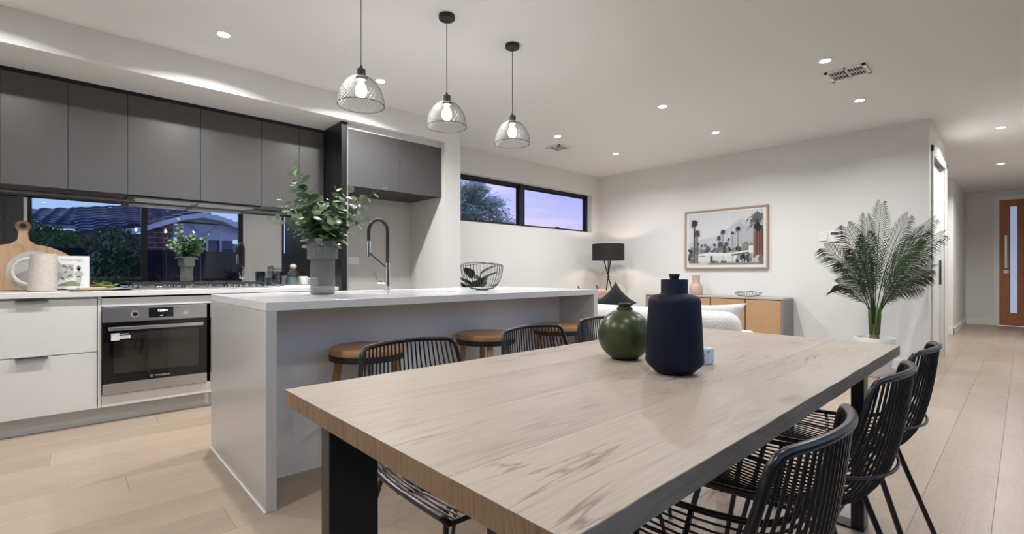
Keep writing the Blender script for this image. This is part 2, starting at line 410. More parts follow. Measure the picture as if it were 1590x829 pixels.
# front door
tr = MB(); tr.box(XD - .02, XD - .001, .335, .42, 0, 2.475); tr.box(XD - .02, XD - .001, -.745, .42, 2.475, 2.56); tr.box(XD - .02, XD - .001, -.745, -.70, 0, 2.475)
struct('trim_2', tr, TRIM, bevel=.004)
fd = struct('door_1', MB().box(XD + .01, XD + .05, .20, .335, .005, 2.475), DOORW)
y0, y1 = -.68, .335
MB().box(XD + .01, XD + .05, y0, .20, 2.34, 2.475).build('top_rail', DOORW, fd)
MB().box(XD + .01, XD + .05, y0, .20, .005, .26).build('bottom_rail', DOORW, fd)
FROST = mat('frosted_glass', (.55, .62, .85), .35, emit=(.42, .52, .82), es=.22)  # weak emission stands in for outside light coming through the glass
lites = [(.09, .185), (-.14, -.045), (-.37, -.275), (-.60, -.505)]
ed = .20
for a, b in lites:
    MB().box(XD + .01, XD + .05, b, ed, .26, 2.34).build('stile', DOORW, fd)
    MB().box(XD + .025, XD + .035, a, b, .26, 2.34).build('glass_strip', FROST, fd)
    ed = a
MB().box(XD + .01, XD + .05, y0, ed, .26, 2.34).build('stile', DOORW, fd)
hp = MB(); hp.box(XD - .06, XD - .035, .222, .262, 1.13, 1.78); hp.box(XD - .04, XD + .01, .23, .255, 1.2, 1.23); hp.box(XD - .04, XD + .01, .23, .255, 1.68, 1.71)
hp.build('pull_handle', STEEL, fd, bevel=.004)
MB().box(XD - .008, XD + .01, .205, .275, 1.03, 1.10).build('lock_plate', STEEL, fd)
# rear glazed wall (seen in the mirror splashback) and end wall
rear = MB(); t = .1
rear.box(XL, -.50, YR - t, YR, 0, CEIL); rear.box(-.50, 2.60, YR - t, YR, 2.40, CEIL); rear.box(2.62, 3.36, YR - t, YR, 0, CEIL)
rear.box(3.36, 6.0, YR - t, YR, 2.40, CEIL); rear.box(6.0, XD, YR - t, YR, 0, CEIL)
struct('wall_rear', rear, mat('rear_paint', (.62, .61, .58), .7))
struct('wall_left', MB().box(XL - .1, XL, YR - .1, KY + .1, 0, CEIL), WALL)
struct('trim_3', MB().box(-.505, -.465, YR - .02, YR + .03, 0, 2.42), TRIM)
GL2 = thin_glass('slider_glass', (.96, .98, 1), 1.0)
for nm, xa, xm, xb in (('window_2', -.465, 1.02, 2.62), ('window_3', 3.36, 4.7, 6.0)):
    o = struct(nm, MB().box(xa, xb, YR - .08, YR - .01, 0, .05), DARKFR)
    q = MB(); q.box(xa, xb, YR - .08, YR - .01, 2.33, 2.40); q.box(xa, xa + .05, YR - .08, YR - .01, .05, 2.33); q.box(xb - .08, xb, YR - .08, YR - .01, .05, 2.33)
    q.build('frame', DARKFR, o)
    MB().box(xm - .045, xm + .045, YR - .09, YR - .01, .05, 2.33).build('mullion', DARKFR, o)
    for a, b in ((xa + .05, xm - .045), (xm + .045, xb - .08)):
        MB().box(a, b, YR - .045, YR - .041, .05, 2.33).build('pane', GL2, o)
pn = thing('wall_panelling', 'charcoal panelling reflected at the left end of the mirror splashback', 'panelling', (-1.2, YR, 0))
for i, (a, b) in enumerate(((-1.88, -1.24), (-1.235, -.73), (-.725, -.51))):
    MB().box(a, b, YR + .002, YR + .02, 0, 2.5).build('panel', CABG, pn, bevel=.002)

# ------------------------------------------------------------------ lamps of the ceiling
def downlight(x, y, label, watts=DOWNLIGHT_W):
    t = thing('downlight', label, 'downlight', (x, y, CEIL), group='recessed ceiling downlights')
    MB().lathe([(.036, -.003), (.05, -.004), (.052, -.001), (.052, 0)], (x, y, CEIL), 28, cap=False).build('trim_ring', WHITEP, t, smooth=True)
    MB().lathe([(.0, -.0025), (.037, -.0025)], (x, y, CEIL), 24, cap=False).build('lens', LED, t)
    l = bpy.data.lights.new('downlight_lamp', 'AREA'); l.shape = 'DISK'; l.size = .075; l.energy = watts; l.color = (1, .985, .965); l.spread = R(150)
    lo = bpy.data.objects.new('lamp', l); COL.objects.link(lo); lo.parent = t; lo.location = (0, 0, -.008)
    return t
downlight(.774, 3.69, 'large bright downlight above the oven end of the kitchen, leftmost on the ceiling', 15)
downlight(1.926, 3.69, 'downlight behind the nearest pendant, above the island sink', 15)
downlight(4.242, 3.76, 'downlight just above the small diamond vent near the window wall')
downlight(5.451, 3.78, 'smallest living room downlight, nearest the floor lamp corner')
downlight(4.226, 2.39, 'living room downlight midway between pendants and the picture wall')
downlight(5.458, 2.42, 'downlight nearest above the framed palm picture')
downlight(4.216, 1.03, 'big downlight touching the corner of the larger ceiling vent')
downlight(5.424, 1.05, 'downlight over the potted palm, right of the larger vent')
downlight(7.588, .176, 'nearer of the two hallway downlights', 15)
downlight(10.10, .234, 'farther hallway downlight, towards the timber front door', 22)
for k_, (x_, y_) in enumerate(((-.38, 3.69), (-.38, 1.9), (-.38, .3), (.95, .35), (2.1, .25), (3.1, .1))):   # unseen downlights added above the frame to brighten the near end
    downlight(x_, y_, ['kitchen downlight out of frame at the far left', 'downlight left of the island, out of frame', 'downlight above the camera position', 'downlight over the near end of the oak table',
                       'downlight over the middle of the oak table', 'downlight over the far end of the oak table'][k_], (9, 9, 4, 2.5, 2.5, 3)[k_])
def vent(x, y, lx, ly, nx, ny, label, diag=False):
    t = thing('ceiling_vent', label, 'vent', (x, y, CEIL))
    f = MB(); hx, hy = lx / 2, ly / 2; z0, z1 = CEIL - .012, CEIL
    w = .022
    f.box(x - hx, x + hx, y - hy, y - hy + w, z0, z1); f.box(x - hx, x + hx, y + hy - w, y + hy, z0, z1)
    f.box(x - hx, x - hx + w, y - hy, y + hy, z0, z1); f.box(x + hx - w, x + hx, y - hy, y + hy, z0, z1)
    f.box(x - .006, x + .006, y - hy, y + hy, z0, z1); f.box(x - hx, x + hx, y - .006, y + .006, z0, z1)
    f.build('frame', WHITEP, t)
    MB().box(x - hx + .01, x + hx - .01, y - hy + .01, y + hy - .01, CEIL - .001, CEIL + .0).build('duct_opening', mat('vent_dark', (.12, .12, .12), .8), t)
    for i in range(nx):
        yy = y - hy + w + (2 * hy - 2 * w) * (i + .5) / nx
        MB().add([(x - hx + w, yy - .006, z0), (x + hx - w, yy - .006, z0), (x + hx - w, yy + .002, z1 - .001), (x - hx + w, yy + .002, z1 - .001),
                  (x - hx + w, yy - .003, z0), (x + hx - w, yy - .003, z0), (x + hx - w, yy + .005, z1 - .001), (x - hx + w, yy + .005, z1 - .001)],
                 [(0, 1, 2, 3), (7, 6, 5, 4), (0, 4, 5, 1), (3, 2, 6, 7), (0, 3, 7, 4), (1, 5, 6, 2)]).build('slat', WHITEP, t)
    return t
vent(4.594, .966, .245, .27, 12, 2, 'large white rectangular ceiling vent beside the big downlight')
vent(4.628, 4.09, .235, .23, 6, 2, 'small white ceiling vent of four grilles near the window wall')

# ------------------------------------------------------------------ pendants
def pendant_proto():
    t = thing('pendant_lamp', '', 'pendant lamp', (0, 0, CEIL), group='black wire pendants over the island')
    MB().lathe([(0, 0), (.05, 0), (.05, -.022), (.046, -.026), (0, -.026)][::-1], n=28).build('canopy', BLKM, t, smooth=True, world=False)
    MB().tube([(0, 0, -.02), (0, 0, -.485)], .0022, 6).build('cord', BLKM, t, smooth=True, world=False)
    MB().lathe([(0, -.558), (.024, -.558), (.024, -.503), (.010, -.497), (.006, -.482), (0, -.482)], n=20).build('socket', mat('socket_grey', (.10, .10, .10), .5), t, smooth=True, world=False)
    # wire dome: crossing spirals of thin wire
    prof = []
    for i in range(13):
        a = i / 12
        ang = a * PI / 2 * 1.02
        prof.append((.028 + .096 * math.sin(ang) ** .85, -.545 - .15 * (1 - math.cos(ang)) ** .80))
    def at(a):
        k = min(int(a * 12), 11); u = a * 12 - k
        return (prof[k][0] * (1 - u) + prof[k + 1][0] * u, prof[k][1] * (1 - u) + prof[k + 1][1] * u)
    w = MB(); N = 38
    for s_ in (1, -1):
        for i in range(N):
            a0 = 2 * PI * i / N; pts = []
            for k in range(11):
                r_, z_ = at(k / 10); a = a0 + s_ * 1.05 * (k / 10)
                pts.append((r_ * math.cos(a), r_ * math.sin(a), z_))
            w.tube(pts, .0006, 3, cap=False)
    o = w.build('wire_shade', mat('shade_wire', (.14, .14, .14), .35, metal=.8), t, world=False); o['kind'] = 'stuff'
    MB().tube(circ(prof[-1][0], 40, prof[-1][1]), .0022, 6, closed=True).build('rim', BLKM, t, smooth=True, world=False)
    MB().tube(circ(.03, 20, -.546), .002, 6, closed=True).build('collar_ring', BLKM, t, smooth=True, world=False)
    g = MB(); g.lathe([(0, -.655), (.016, -.651), (.028, -.635), (.0305, -.618), (.026, -.598), (.015, -.578), (.012, -.558)], n=20, cap=False)
    g.build('bulb', BULB, t, smooth=True, world=False)
    return t
pp = pendant_proto()
for i, (x, lab) in enumerate(((1.174, 'nearest black wire dome pendant, its canopy above the frame'), (1.741, 'middle black wire dome pendant of the row of three'),
                              (2.304, 'farthest black wire dome pendant, hanging over the wire bowl'))):
    p = pp if i == 0 else copy_tree(pp)
    p.location = (x, 2.468, CEIL); p['label'] = lab

# ------------------------------------------------------------------ kitchen run
KF = 4.34
UF = 4.667
joints = [-1.30, -.815, -.329, .005, .337, .811, 1.276, 1.605, 1.836]
ul = ['charcoal wall cupboard cut by the left frame edge', None, 'leftmost full charcoal wall cupboard door', 'second charcoal wall cupboard from the left, narrower',
      'wide charcoal wall cupboard over the left half of the hob', 'charcoal wall cupboard over the right half of the hob',
      'charcoal wall cupboard behind the eucalyptus tips', 'last charcoal wall cupboard beside the tall black panel']
for i in range(1, 8):
    a, b = joints[i], joints[i + 1]
    lab = ul[i] or 'charcoal wall cupboard out of frame at the left'
    t = thing('wall_cupboard', lab, 'cupboard', ((a + b) / 2, UF, 1.65), group='charcoal overhead cupboards')
    MB().box(a, b, UF + .02, KY - .002, 1.655, 2.44).box(a, b, UF + .006, UF + .02, 2.41, 2.44).build('carcass', CABB, t)
    MB().box(a + .0016, b - .0016, UF, UF + .018, 1.648, 2.408).build('door', CABG, t, bevel=.0012)
# range hood
t = thing('range_hood', 'slim steel range hood set under the charcoal cupboards over the hob', 'range hood', (.81, 4.8, 1.65))
MB().box(.345, 1.275, UF + .03, 4.99, 1.636, 1.654).build('body', mat('hood_dark', (.03, .03, .03), .4), t)
for a, b in ((.385, .80), (.815, 1.235)):
    MB().box(a, b, UF + .07, UF + .20, 1.630, 1.637).build('filter', mat('hood_filter', (.55, .55, .54), .35, metal=.8), t, bevel=.002)
    MB().box(a + .02, b - .02, UF + .24, UF + .28, 1.631, 1.637).build('light_strip', WHITEP, t)
# mirror splashback
t = tag(MB().box(XL, 1.84, KY - .006, KY - .0005, .922, 1.648).build('mirror_splashback', MIRROR), 'grey tinted mirror splashback reflecting the garden and pendants', 'splashback')
tag(MB().box(XL, 1.838, KY - .016, KY - .0065, 1.636, 1.648).build('edge_strip', mat('aluminium', (.6, .6, .6), .35, metal=1)), 'thin silver strip along the top of the mirror splashback', 'trim strip')
# tall black panel and over-fridge cupboard
t = thing('tall_panel', 'tall black cabinet side panel between the kitchen run and the niche', 'panel', (1.87, 4.26, 0))
MB().box(1.84, 1.897, 4.265, KY - .002, 0, 2.44).build('board', CABB, t)
MB().box(1.888, 1.897, 4.255, 4.265, 0, 2.44).build('edge_strip', mat('strip_grey', (.20, .20, .20), .5), t)
for i, (a, b, lab) in enumerate(((1.90, 2.44, 'left charcoal cupboard high in the pale niche'), (2.44, 2.937, 'right charcoal cupboard high in the niche beside the white pillar'))):
    t = thing('niche_cupboard', lab, 'cupboard', ((a + b) / 2, 4.264, 1.855), group='two charcoal cupboards over the niche')
    MB().box(a, b, 4.284, WY - .002, 1.862, 2.383).build('carcass', mat('carcass_brown', (.035, .032, .03), .45), t)
    MB().box(a + .0015, b - .0015, 4.264, 4.282, 1.855, 2.383).build('door', CABG, t, bevel=.0012)
tag(MB().box(1.90, 2.937, 4.29, WY - .002, 2.385, 2.438).build('filler_board', WALL), 'white filler board between niche cupboards and bulkhead', 'filler board')
tag(MB().box(2.18, 2.30, WY - .012, WY - .001, 1.14, 1.22).build('power_point', WHITEP, bevel=.003), 'white power point on the niche back wall behind the tap', 'power point')
# benchtop and plinth
b_ = MB().box(XL + .005, 1.838, KF - .022, KY - .008, .885, .92)
tag(b_.build('benchtop', STONE, bevel=.002), 'long white stone benchtop along the mirror splashback', 'benchtop')
tag(MB().box(XL + .005, 1.838, 4.41, 4.43, 0, .117).build('kickboard', PLINTH), 'pale recessed kickboard under the white drawers and ovens', 'kickboard')
# drawer units
for i, (a, b, lab) in enumerate(((-1.2, -.75, 'white drawer unit out of frame at the left'), (-.75, .150, 'white two drawer unit left of the ovens'))):
    t = thing('drawer_unit', lab, 'drawers', ((a + b) / 2, KF, .117))
    MB().box(a, b, KF + .02, KY - .01, .118, .884).build('body', CABW, t)
    for z0, z1 in ((.117, .502), (.508, .870)):
        d_ = MB().box(a + .0015, b - .0015, KF, KF + .019, z0, z1).build('drawer', CABW, t, bevel=.0015)
        c = -.165 if i else (a + b) / 2
        h = MB(); h.box(c - .075, c + .075, KF - .022, KF + .004, z1 - .001, z1 + .003); h.box(c - .075, c + .075, KF - .022, KF - .018, z1 - .012, z1 + .003)
        h.build('pull', STEEL, d_)
# oven tower
t = thing('oven_cabinet', 'white cabinet frame built around the two ovens', 'cabinet', (.81, KF, .117))
MB().box(.1535, .172, KF + .0, KY - .01, .117, .884).build('side_panel', CABW, t, bevel=.001)
MB().box(.174, 1.83, KF + .0, KF + .019, .812, .872).build('top_rail', CABW, t, bevel=.001)
MB().box(.174, 1.83, KF + .0, KF + .019, .117, .198).build('bottom_rail', CABW, t, bevel=.001)
MB().box(1.435, 1.83, KF, KF + .019, .2, .81).build('filler_panel', CABW, t, bevel=.001)
MB().box(.174, 1.83, KF + .56, KF + .58, .12, .88).build('back_panel', CABB, t)
def oven(x0, lab):
    W_ = .616; x1 = x0 + W_; z0, z1 = .203, .807; y = KF - .018
    t = thing('oven', lab, 'oven', ((x0 + x1) / 2, KF, z0), group='built in steel ovens')
    MB().box(x0 + .02, x1 - .02, KF + .0, KF + .5, z0 + .02, z1 - .01).build('body', mat('oven_body', (.05, .05, .05), .5), t)
    MB().box(x0, x1, y, KF + .0, z0 + .50, z1).build('control_panel', STEEL, t, bevel=.002)
    fs = MB().box(x0 + .255, x0 + .402, y - .002, y + .002, z0 + .52, z1 - .014).build('display', OVENG, t)
    text('clock_digits', '12:08', .021, mat('display_glow', (1, 1, 1), .5, emit=(.75, .85, 1), es=2.2), fs, FACE_NY(x0 + .330, y - .0026, z1 - .035))
    MB().ball((x0 + .362, y - .002, z1 - .035), .005, 8, 6, (1, .1, .6)).build('indicator', mat('display_glow'), fs)
    MB().box(x0 + .322, x0 + .338, y - .0026, y - .002, z1 - .072, z1 - .0705).build('mark', mat('display_glow'), fs)
    for kx in (.175, .478):
        k = MB()
        k.lathe([(0, 0), (.024, 0), (.024, .006), (.019, .008), (.018, .026), (.016, .028), (0, .028)], n=24)
        k.v = [(x0 + kx + a, y - c, z1 - .052 + b) for a, b, c in k.v]
        kk = k.build('knob', CHROME, t, smooth=True)
        MB().box(x0 + kx - .0015, x0 + kx + .0015, y - .0295, y - .0275, z1 - .052, z1 - .036).build('pointer', BLKM, kk)
        if kx < .3:
            for q in range(9):
                a = R(-150 + q * 37.5)
                MB().box(x0 + kx + .036 * math.sin(a) - .004, x0 + kx + .036 * math.sin(a) + .004, y - .0008, y, z1 - .052 + .03 * math.cos(a) - .0012, z1 - .052 + .03 * math.cos(a) + .0012).build('symbol', GREY, t)
    dr = MB().box(x0, x1, y, KF + .0, z0 + .075, z0 + .496).build('door', OVENG, t, bevel=.002)
    MB().box(x0 + .06, x1 - .055, y - .0012, y, z0 + .14, z0 + .425).build('window', mat('oven_window', (.02, .019, .016), .03, spec=.9), dr)
    h = MB(); h.box(x0 + .03, x1 - .03, y - .045, y - .03, z0 + .445, z0 + .468); h.box(x0 + .05, x0 + .07, y - .032, y, z0 + .45, z0 + .463); h.box(x1 - .07, x1 - .05, y - .032, y, z0 + .45, z0 + .463)
    h.build('handle', STEEL, dr, bevel=.003)
    MB().box(x0, x1, y, KF, z0, z0 + .073).build('bottom_panel', STEEL, t, bevel=.002)
    lg = mat('logo_grey', (.6, .6, .6), .4)
    text('lettering', 'Westinghouse', .0155, lg, dr, FACE_NY(x0 + .335, y - .0005, z0 + .098))
    lo = MB(); lo.tube([(x0 + .272 + .0085 * math.cos(q * PI / 8), y - .0008, z0 + .098 + .0085 * math.sin(q * PI / 8)) for q in range(16)], .0008, 4, closed=True)
    lo.tube([(x0 + .266, y - .0008, z0 + .102), (x0 + .269, y - .0008, z0 + .094), (x0 + .272, y - .0008, z0 + .101), (x0 + .275, y - .0008, z0 + .094), (x0 + .278, y - .0008, z0 + .102)], .0008, 4)
    lo.build('emblem', lg, dr)
    return t, y
ov, oy = oven(.177, 'left steel and black glass oven with a paper sticker on its door')
oven(.815, 'second steel oven, mostly hidden behind the island end')
st = thing('door_sticker', 'small white paper sticker stuck on the left oven door', 'sticker', (.265, oy, .60))
sm = mat('sticker_paper', (.72, .72, .74), .5)
k = MB(); k.box(.222, .268, oy - .0020, oy - .0010, .575, .625); k.box(.268, .328, oy - .0020, oy - .0010, .585, .607); k.build('paper', sm, st)
k = MB()
for q in range(4): k.box(.272, .322 - .008 * (q % 2), oy - .0024, oy - .0020, .5885 + q * .0045, .5898 + q * .0045)
k.box(.272, .318, oy - .0022, oy - .0012, .612, .620)
k.build('print_lines', GREY, st)
# gas hob
t = thing('gas_hob', 'wide steel gas hob with black trivets on the white bench', 'hob', (.81, 4.66, .92))
MB().box(.355, 1.265, 4.44, 4.93, .9205, .930).build('tray', STEEL, t, bevel=.003)
IRON = mat('cast_iron', (.02, .02, .022), .5)
bn = [(.52, 4.57, .03), (.52, 4.80, .04), (.81, 4.68, .055), (1.10, 4.57, .035), (1.10, 4.80, .04)]
for bx, by, r_ in bn:
    q = MB().lathe([(0, .0), (r_, .0), (r_, .010), (r_ * .9, .014), (0, .015)], (bx, by, .931), 20).build('burner', mat('burner_alu', (.5, .5, .48), .35, metal=1), t, smooth=True)
    MB().lathe([(0, 0), (r_ * .75, 0), (r_ * .75, .006), (0, .008)], (bx, by, .945), 20).build('burner_cap', IRON, q, smooth=True)
for a, b in ((.38, .66), (.67, .95), (.96, 1.24)):
    q = MB(); z = .968; c = (a + b) / 2
    for yy in (4.47, 4.685, 4.90): q.box(a, b, yy - .005, yy + .005, z - .012, z)
    for xx in (a, b - .01, c - .005): q.box(xx, xx + .01, 4.47, 4.90, z - .012, z)
    for xx in (a, b - .01):
        for yy in (4.47, 4.89): q.box(xx, xx + .01, yy, yy + .01, .93, z)
    q.build('trivet', IRON, t, bevel=.001)
for i in range(5):
    xx = 1.02 + i * .045
    MB().lathe([(0, 0), (.014, 0), (.012, .018), (0, .02)], (xx, 4.465 - .0, .93), 14).build('knob', CHROME, t, smooth=True)

# ------------------------------------------------------------------ island
IX0, IX1, IY0, IY1, IZ = .632, 3.0, 2.248, 3.33, .92
t = thing('island_bench', 'white stone waterfall island bench with open seating side', 'kitchen island', (1.8, 2.8, 0))
MB().box(IX0, IX1, IY0, IY1, .88, IZ).build('stone_top', STONE, t, bevel=.002)
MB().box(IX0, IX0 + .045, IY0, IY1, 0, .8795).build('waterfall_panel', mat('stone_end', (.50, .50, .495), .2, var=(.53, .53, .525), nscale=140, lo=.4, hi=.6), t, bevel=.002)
MB().box(IX1 - .045, IX1, IY0, IY1, 0, .8795).build('waterfall_panel', STONE, t, bevel=.002)
MB().box(IX0 + .045, IX1 - .045, 2.60, 3.30, .0, .8795).build('cupboard_body', mat('panel_white', (.80, .80, .80), .45), t)  # brighter copy of the cabinet white, offsets the shade on this panel
MB().box(IX0 + .09, IX1 - .05, 2.597, 2.60, .0, .002).build('floor_seal', TRIM, t)
tag(MB().box(IX0 - .006, IX0, IY0, IY1, 0.0005, .006).build('sealant_bead', WHITEP), 'thin white sealant bead at the foot of the island end panel', 'sealant')
# sink cut is hidden: only the rim of the under-mounted basin shows as a steel line
tag(MB().box(1.45, 1.95, 2.66, 3.02, .9202, .9212).build('sink_cover', mat('sink_board', (.62, .625, .63), .12)), 'flush sink cover in the island top beside the tap', 'sink')
# tap
TX, TY = 1.69, 3.13
t = thing('sink_tap', 'black gooseneck pull-down tap with chrome body on the island', 'tap', (TX, TY, IZ))
MB().lathe([(0, 0), (.024, 0), (.024, .006), (.019, .010), (.019, .155), (.015, .158), (.015, .20), (0, .20)], (TX, TY, IZ), 24).build('body', CHROME, t, smooth=True)
d = Vector((-.73, -.03, 0)).normalized() if False else Vector((-.72, .68, 0)).normalized()
# the spout arcs towards the left of the view
pts = [(TX, TY, IZ + .19)] + [(TX, TY, IZ + .30)]
for k in range(0, 19):
    a = PI * k / 18 * 1.0
    r0 = .068
    pts.append((TX + d.x * (r0 - r0 * math.cos(a)), TY + d.y * (r0 - r0 * math.cos(a)), IZ + .425 + .085 * math.sin(a) - .0))
ex, ey = TX + d.x * .136, TY + d.y * .136
pts.append((ex, ey, IZ + .33))
MB().tube(pts, .0125, 10).build('black_hose', BLKM, t, smooth='all')
MB().lathe([(0, 0), (.0155, 0), (.0155, .11), (.011, .115), (0, .115)], (ex, ey, IZ + .245), 18).build('spray_head', CHROME, t, smooth=True)
sh = []
for k in range(9):
    u = k / 8
    sh.append((TX + d.x * (.02 + .105 * math.sin(u * PI / 2) ** 1.2) , TY + d.y * (.02 + .105 * math.sin(u * PI / 2) ** 1.2), IZ + .17 + .155 * u - .05 * u * u))
MB().tube([(TX, TY, IZ + .16)] + sh[1:], .005, 8).build('support_arm', BLKM, t, smooth='all')
q = MB(); q.tube([(TX, TY, IZ + .06), (TX + d.x * .075, TY + d.y * .075, IZ + .062)], .014, 14)
q.tube([(TX + d.x * .066, TY + d.y * .066, IZ + .062), (TX + d.x * .09, TY + d.y * .09, IZ + .13)], .004, 8)
q.build('lever', CHROME, t, smooth=True)

# ribbed vase with eucalyptus
def ribbed(prof, c, n=180, amp=.035, ribs=30):
    return MB().lathe(prof, c, n, cap=False, rad=lambda a: 1 + amp * abs(math.sin(ribs * a / 2)))
VX, VY = 1.11, 2.84
t = thing('ribbed_vase', 'tall two-tier smoky ribbed glass vase on the island', 'vase', (VX, VY, IZ))
SMOKE = bpy.data.materials.new('smoky_glass'); SMOKE.use_nodes = True; MATS['smoky_glass'] = SMOKE
n_ = SMOKE.node_tree; b_ = n_.nodes['Principled BSDF']
b_.inputs['Base Color'].default_value = (.27, .28, .27, 1); b_.inputs['Roughness'].default_value = .18; b_.inputs['Coat Weight'].default_value = .6
tr_ = n_.nodes.new('ShaderNodeBsdfTransparent'); tr_.inputs[0].default_value = (.66, .68, .67, 1)
mx_ = n_.nodes.new('ShaderNodeMixShader'); mx_.inputs[0].default_value = .42
n_.links.new(tr_.outputs[0], mx_.inputs[1]); n_.links.new(b_.outputs[0], mx_.inputs[2]); n_.links.new(mx_.outputs[0], n_.nodes['Material Output'].inputs[0])
ribbed([(0, .004), (.062, .004), (.066, .008), (.0665, .205), (.066, .207)], (VX, VY, IZ)).build('lower_tier', SMOKE, t, smooth=60)
ribbed([(.063, .206), (.083, .208), (.084, .213), (.0845, .326), (.082, .329), (.080, .327), (.080, .214)], (VX, VY, IZ)).build('upper_tier', SMOKE, t, smooth=60)
MB().lathe([(0, .002), (.064, .002), (.064, .010), (0, .010)], (VX, VY, IZ), 36).build('base', SMOKE, t, smooth=True)
rv = Vector((math.sin(YAW), -math.cos(YAW), 0)); fv = Vector((math.cos(YAW), math.sin(YAW), 0))
LEAF = [mat('eucalyptus_leaf', (.075, .15, .055), .5, var=(.14, .24, .11), nscale=12), mat('eucalyptus_leaf_pale', (.16, .25, .13), .5, var=(.24, .33, .2), nscale=12)]
def leaf_mesh(m, seg=8):
    me = bpy.data.meshes.new('leaf'); vs = [(0, 0, 0), (0.5, 0, .06)]; fs = []
    for k in range(seg):
        a = -PI + 2 * PI * (k + .5) / seg
        vs.append((.5 + .5 * math.cos(a), .44 * math.sin(a), .10 * abs(math.sin(a)) ** 2 - .02))
    for k in range(seg): fs.append((1, 2 + k, 2 + (k + 1) % seg))
    me.from_pydata(vs, [], fs); me.materials.append(m); me.polygons.foreach_set('use_smooth', [True] * len(fs)); return me
LM = [leaf_mesh(LEAF[0]), leaf_mesh(LEAF[0]), leaf_mesh(LEAF[1])]
eu = thing('eucalyptus_branches', 'leafy green eucalyptus branches standing in the ribbed vase', 'foliage', (VX, VY, IZ + .30))
tips = [(-.17, .44, .02, 1.1), (-.14, .36, -.06, 1.1), (-.31, .13, .02, .75), (-.27, .20, .05, .7), (-.19, .22, -.09, 1), (-.05, .24, .10, 1), (.03, .18, -.10, 1),
        (.07, .29, .03, 1), (.34, .31, .03, .85), (.18, .27, -.05, 1.05), (.25, .12, .02, 1.05), (.22, .24, .0, 1), (.12, .10, -.12, 1), (-.09, .13, -.13, 1), (.2, .2, .08, .9), (-.20, .33, .05, 1), (-.12, .28, .02, 1), (.10, .22, .05, 1), (.14, .17, .10, 1)]
nl = 0
for ti, (a, h, dpt, sc) in enumerate(tips):
    p0 = Vector((VX, VY, IZ + .06)) + rv * (-a * .06); p2 = Vector((VX, VY, IZ + .325)) + rv * a + fv * dpt + Vector((0, 0, h))
    p1 = Vector((VX, VY, IZ + .36)) + rv * a * .22 + fv * dpt * .2 + Vector((0, 0, h * .30))
    cur = [(p0 * (1 - u) ** 2 + p1 * 2 * u * (1 - u) + p2 * u * u) for u in [k / 14 for k in range(15)]]
    stem = MB().tube(cur, [.0028 - .0018 * k / 14 for k in range(15)], 5).build('stem', mat('euc_stem', (.16, .17, .08), .6), eu, smooth='all')
    n_nodes = 8
    for k in range(n_nodes):
        u = .40 + .60 * k / (n_nodes - 1)
        p = p0 * (1 - u) ** 2 + p1 * 2 * u * (1 - u) + p2 * u * u
        tg = ((p1 - p0) * 2 * (1 - u) + (p2 - p1) * 2 * u).normalized()
        side = tg.orthogonal().normalized()
        side.rotate(Matrix.Rotation(k * 1.57 + ti + rnd.uniform(-.3, .3), 3, tg))
        for s_ in (1, -1):
            if nl >= 296: break
            o = bpy.data.objects.new('leaf', LM[2 if (u > .85 or rnd.random() < .22) else 0]); COL.objects.link(o); o.parent = stem; nl += 1
            dd = (side * s_ + tg * (.35 + .9 * (u > .93)) + Vector((0, 0, rnd.uniform(-.3, .15)))).normalized()
            z = tg.cross(dd).cross(dd) * -1 + Vector((rnd.uniform(-.4, .4), rnd.uniform(-.4, .4), rnd.uniform(-.3, .3)))
            yv = z.cross(dd).normalized(); zv = dd.cross(yv)
            L_ = (.074 - .034 * max(0, (u - .5) / .5)) * sc * rnd.uniform(.85, 1.2)
            M3 = Matrix((dd, yv, zv)).transposed().to_4x4()
            o.matrix_local = Matrix.Translation(p - parent_loc(stem)) @ M3 @ Matrix.Scale(L_, 4)

# wire fruit bowl
def wire_bowl(x, y, z, r, h, label, wires=38, name='wire_bowl', wav=.012, sqx=1.0, rim_r=.0026, wr=.0016, base=.045, ph=.6):
    t = thing(name, label, 'bowl', (x, y, z))
    def rim(a): return (x + r * sqx * math.cos(a), y + r * math.sin(a), z + h + wav * math.cos(2 * (a - ph)))
    MB().tube([rim(2 * PI * k / 48) for k in range(48)], rim_r, 6, closed=True).build('rim', BLK, t, smooth='all')
    MB().lathe([(0, .0), (base, .0), (base + .003, .006), (0, .006)], (x, y, z), 24).build('base', BLK, t, smooth=True)
    for k in range(wires):
        a = 2 * PI * k / wires; e_ = rim(a); pts = []
        for q in range(7):
            u = q / 6; rr = base / r + (1 - base / r) * math.sin(u * PI / 2) ** .8
            pts.append((x + (e_[0] - x) * rr, y + (e_[1] - y) * rr, z + .004 + (e_[2] - z - .004) * (1 - math.cos(u * PI / 2)) ** .9))
        MB().tube(pts, wr, 4, cap=False).build('wire', BLK, t)
    return t
wire_bowl(2.25, 2.74, IZ, .157, .19, 'tall black wire fruit bowl with a wavy rim on the island')

# ------------------------------------------------------------------ things on the back bench
BZ = .92
